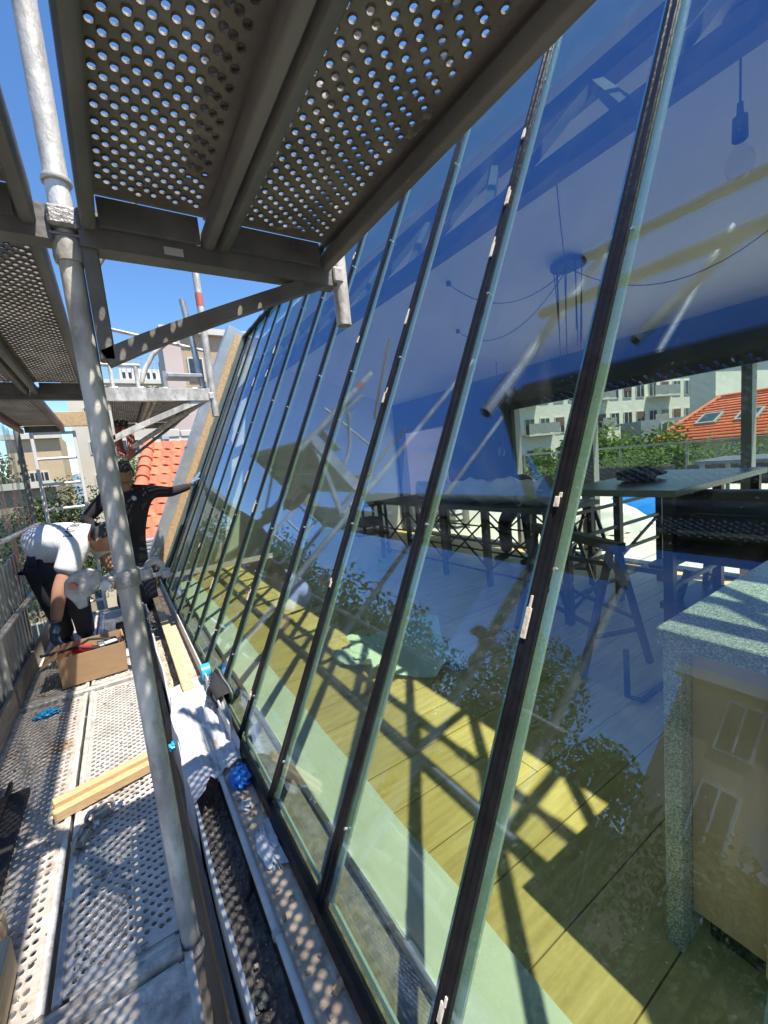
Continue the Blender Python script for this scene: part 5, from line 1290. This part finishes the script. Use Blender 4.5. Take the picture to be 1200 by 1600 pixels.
def facade(t, origin, ux, W, H, wall, floors, bays, win=(1.0, 1.5), z0=1.0, out=.06, shut=None, balcony=(), floor_h=3.0, margin=1.0, depth=10.0, cornice=True, awn=()):
    """a block with a facade: origin = lower left corner, ux = unit vector along the facade; the outside is to the right of ux"""
    o = Vector(origin); ux = Vector(ux).normalized(); nz = Vector((0, 0, 1)); no = ux.cross(nz)          # outward
    B = lambda a, b, c: o+ux*a+no*b+nz*c
    MB().obox(B(W/2, -depth/2, H/2), ux*W/2, no*depth/2, nz*H/2).build('wall', wall, t)
    if cornice: MB().obox(B(W/2, .12, H-.05), ux*(W/2+.2), no*.22, nz*.18).build('cornice', 'trim', t)
    wm = None
    for fl_ in range(floors):
        for b in range(bays):
            a = margin+(W-2*margin)*(b+.5)/bays; c = z0+fl_*floor_h+win[1]/2
            P = B(a, .03, c)
            fr = MB().obox(P, ux*(win[0]/2+.08), no*.04, nz*(win[1]/2+.08)).build('window', 'trim', t)
            MB().obox(P+no*.045, ux*win[0]/2, no*.006, nz*win[1]/2).build('pane', 'windowglass', fr)
            MB().obox(P+no*.055, ux*.03, no*.01, nz*win[1]/2).build('mullion', 'trim', fr)
            if shut and (fl_+b) % 3 == 0: MB().obox(P+no*.07+nz*win[1]*.22, ux*win[0]/2, no*.015, nz*win[1]*.28).build('shutter', shut, fr)
            if (fl_, b) in balcony:
                bl = MB().obox(P+no*.5-nz*(win[1]/2+.12), ux*(win[0]*.9), no*.5, nz*.09).build('balcony', 'trim', t)
                MB().obox(P+no*.97-nz*(win[1]/2-.45), ux*(win[0]*.88), no*.02, nz*.45).build('railing', 'grey_post', bl)
            if (fl_, b) in awn: MB().obox(P+no*.5+nz*win[1]*.5, ux*win[0]*.75, no*.45-nz*.2, nz*.04).build('awning', 'awning', fr)
    return B

b = thing('apartment_building', 'peach apartment house opposite mirrored behind the counter', 'building', (-15, -2, -14))
facade(b, (-15, -14.0, -14), (0, 1, 0), 20.2, 21.4, 'w_peach', 8, 11, win=(.8, 1.5), z0=1.0, floor_h=2.62, balcony=[(5, 9), (6, 9), (5, 6), (6, 6), (5, 7), (6, 7)], depth=9)
b = thing('apartment_building', 'lower grey house opposite mirrored left of the peach one', 'building', (-19, 8, -14))
facade(b, (-19, 5.6, -14), (0, 1, 0), 9, 15.8, 'w_cream', 5, 4, win=(1.1, 1.7), z0=1.4, floor_h=3.1, depth=8)
b = thing('apartment_building', 'white flats with brown shuttered windows beyond the terrace', 'building', (36, 20, -14))
facade(b, (26, 27.0, -10), (.97, -.25, 0), 29, 18.2, 'w_white', 6, 16, win=(.95, 1.35), z0=1.0, floor_h=2.85, shut='shutter', balcony=[(4, 3), (4, 4), (5, 3), (4, 8), (3, 8), (5, 8), (3, 3), (4, 12), (5, 12), (5, 13)], depth=9, awn=[(4, 1)])
b = thing('apartment_building', 'set back brown brick block above the white flats', 'building', (44, 14, -10))
facade(b, (56, 22.2, -10), (.97, -.25, 0), 7.2, 19.4, 'w_brown', 2, 2, win=(.9, 1.2), z0=11, floor_h=2.4, depth=8, cornice=False)
b = thing('apartment_building', 'pale building at the right edge behind the grey post', 'building', (34, 8, -10))
facade(b, (40, 13.6, -10), (.97, -.25, 0), 16.0, 17.0, 'w_white', 5, 6, win=(.8, 1.3), z0=.8, floor_h=2.75, balcony=[(4, 1), (3, 1)], depth=2)
b = thing('apartment_building', 'low flat roofed annexe between the flats and the orange roof', 'building', (26, 10, -10))
facade(b, (27, 12.9, -8), (.8, -.6, 0), 5.0, 10.2, 'grey_roof', 1, 3, win=(.6, .5), z0=9.4, floor_h=2.4, depth=2.5, cornice=False)
b = thing('apartment_building', 'tan brick building with cornice beyond the far platform', 'building', (6, 28, -14))
facade(b, (4.0, 28, -14), (1, 0, 0), 8, 24.2, 'w_brick', 4, 4, win=(.75, 1.25), z0=12.6, floor_h=2.9, depth=8, margin=.2)
pk = thing('chimney_block', 'pink rendered chimney wall rising behind the far platform', 'building', (3.1, 22, -14))
MB().box((2.72, 22, -14), (3.50, 24, 8.35)).build('wall', 'w_pink', pk)
MB().box((2.68, 21.95, 8.35), (3.54, 24.05, 8.47)).build('coping', 'trim', pk)
MB().box((3.501, 22.4, -14), (6.2, 24.4, 5.0)).build('lower_wall', 'w_pink', pk)
MB().box((2.55, 21.97, -14), (2.719, 22.3, 6.4)).build('downpipe_strip', 'grey_post', pk)
b = thing('apartment_building', 'pale penthouse block with roof railing in the far left distance', 'building', (2.5, 48, -14))
facade(b, (-2.5, 46, -14), (1, 0, 0), 8.0, 24.9, 'w_cream', 3, 6, win=(.8, 1.0), z0=15.5, floor_h=3.0, depth=9)
MB().box((1.8, 46.1, 10.9), (5.1, 50, 12.1)).build('penthouse', 'w_white', b)
for q in range(6): MB().box((2.0+q*.5, 46.06, 11.2), (2.25+q*.5, 46.099, 11.75)).build('penthouse_window', 'windowglass', b)
for q in range(9): MB().box((1.6+q*.42, 45.95, 12.1), (1.64+q*.42, 45.99, 13.0)).build('roof_post', 'grey_post', b)
MB().box((1.6, 45.94, 12.98), (5.0, 46.0, 13.04)).build('roof_rail', 'grey_post', b)
MB().box((1.6, 45.94, 12.55), (5.0, 46.0, 12.59)).build('roof_rail', 'grey_post', b)
b = thing('apartment_building', 'tall ochre block seen between the ladder stiles', 'building', (-4, 40, -14))
facade(b, (-6.2, 40, -14), (1, 0, 0), 3.1, 19.6, 'w_yellow', 6, 2, win=(.5, .9), z0=3.0, floor_h=2.6, depth=6)
b = thing('apartment_building', 'older tan house with tall windows behind the ladder', 'building', (-5, 30, -14))
facade(b, (-7.5, 30, -14), (1, 0, 0), 4.6, 15.9, 'w_brick', 4, 4, win=(.55, 1.25), z0=4.0, floor_h=2.8, depth=6)
b = thing('apartment_building', 'distant cream terrace of houses left of the far tree', 'building', (-2, 60, -14))
facade(b, (-3.4, 62, -14), (1, 0, 0), 9, 17.2, 'w_white', 5, 8, win=(.7, 1.1), z0=2.5, floor_h=2.9, depth=8)

# orange tiled neighbour roof
rf = thing('tiled_roof', 'bright orange clay tiled roof just past the glass end', 'roof', (.9, 9, 0))
P00, P01 = Vector((0.08, 8.0, 0.36)), Vector((0.74, 10.6, 2.14))     # hip line, foot to top
su = (P01-P00)
MB().add([P00, (4.2, 8.0, .36), (4.2, 10.6, 2.14), P01, P00-Vector((0, 0, .1)), (4.2, 8.0, .26), (4.2, 10.6, 2.04), P01-Vector((0, 0, .1))],
         [(0, 1, 2, 3), (7, 6, 5, 4), (0, 4, 5, 1), (0, 3, 7, 4)]).build('roof_deck', 'clay', rf)
MB().add([P00, P01, (.35, 11.0, .6), (-.15, 8.6, -.6)], [(0, 1, 2, 3)]).build('hip_slope', 'clay', rf)
MB().box((0.2, 8.05, -14), (4.2, 10.4, .26)).build('wall', 'w_cream', rf)
def pantile(w=.215, L=.37):
    m = MB(); nx = 8; prof = []
    for i in range(nx+1):
        u = i/nx; prof.append((u*w, .014*math.sin(u*math.pi*2)+.0))
    sl = Vector((0, 2.6, 1.78)).normalized(); nn = Vector((0, -1.78, 2.6)).normalized()
    for k_, (s, lift) in enumerate(((0, .024), (L, .006))):
        for a, b_ in prof: m.v.append(tuple(Vector((a, 0, 0))+sl*s+nn*(b_+lift)))
    for i in range(nx): m.f.append((i, i+1, nx+2+i, nx+1+i))
    k0 = len(m.v)
    for a, b_ in prof: m.v.append(tuple(Vector((a, 0, 0))+nn*(b_+.024-.018)))
    for i in range(nx): m.f.append((k0+i, k0+i+1, i+1, i))
    me = m.mesh('roof_tile')
    for p in me.polygons: p.use_smooth = True
    me.set_sharp_from_angle(angle=math.radians(50)); me.materials.append(M['clay'])
    return me
tl = pantile()
SL = Vector((0, 2.6, 1.78)); sl_n = SL.normalized(); slen = SL.length
r_ = 0
while r_*.325 < slen-.2:
    s = r_*.325; u = s/slen; xh = P00.x+(P01.x-P00.x)*u+.10
    c_ = 0
    while xh+c_*.207 < 3.2:
        o = bpy.data.objects.new('roof_tile', tl); C.objects.link(o); o.parent = rf
        o.location = Vector((xh+c_*.207, 8.0, .372))+sl_n*s-wloc(rf); o.rotation_euler = (rnd(-.01, .01), rnd(-.012, .012), rnd(-.01, .01))
        c_ += 1
    r_ += 1
for q in range(9):
    a = P00+su*(q/9.0)+Vector((0, 0, .05)); b2 = P00+su*((q+1.12)/9.0)+Vector((0, 0, .035))
    MB().path([a, b2], [.135, .11], 12).build('hip_tile', 'clay', rf, smooth=50)
wd_ = thing('wall_copings', 'white rubble and coping heap behind the orange roof ridge', 'wall', (1.6, 11.2, 0))
MB().box((.9, 11.0, -14), (4.2, 11.3, 2.35)).build('wall', 'w_white', wd_)
for q in range(10): MB().obox((1.0+q*.3, 11.1, 2.42+rnd(-.02, .05)), (.14, 0, 0), (0, .12, 0), (0, 0, rnd(.05, .1))).build('coping_stone', 'trim', wd_, bevel=.02)
MB().box((1.05, 10.95, 2.3), (1.20, 11.0, 2.95)).build('vent_pipe', 'zinc_white', wd_)

# orange roof with two skylights beyond the terrace
r2 = thing('tiled_roof', 'orange tiled roof with two skylights beyond the terrace railing', 'roof', (19, 6, 0))
E0, E1 = Vector((17.6, 0, .95)), Vector((21.6, 0, 2.55))
MB().add([(17.6, 2.2, .95), (17.6, 8.1, .95), (21.6, 7.2, 2.55), (21.6, 2.2, 2.55)], [(0, 1, 2, 3)]).build('roof_slope', 'clay', r2)
MB().add([(17.6, 8.1, .95), (24, 9.6, .3), (21.6, 7.2, 2.55)], [(0, 1, 2)]).build('hip_slope', 'clay', r2)
MB().box((17.9, 2.2, -10), (24, 8.0, .94)).build('wall', 'w_cream', r2)
for q in range(15):
    u = q/15
    MB().tube((17.55+4*u, 2.2, 1.0+1.6*u), (17.55+4*u, 8.05-.9*u, 1.0+1.6*u), .035, 8).build('tile_course', 'clay', r2, smooth=50)
MB().path([(17.6, 8.1, 1.0), (21.6, 7.2, 2.6)], .09, 10).build('hip_ridge', 'clay', r2, smooth=50)
MB().path([(21.6, 7.3, 2.6), (21.6, 2.2, 2.6)], .09, 10).build('ridge', 'clay', r2, smooth=50)
sl2 = Vector((4, 0, 1.6)).normalized(); nn2 = Vector((-1.6, 0, 4)).normalized()
for yy in (6.75, 5.55):
    c0 = Vector((19.3, yy, .95+1.7*.4))+nn2*.08
    w_ = MB().obox(c0, (0, .33, 0), sl2*.5, nn2*.06).build('skylight', 'grey_post', r2)
    MB().obox(c0+nn2*.062, (0, .25, 0), sl2*.4, nn2*.004).build('pane', 'windowglass', w_)
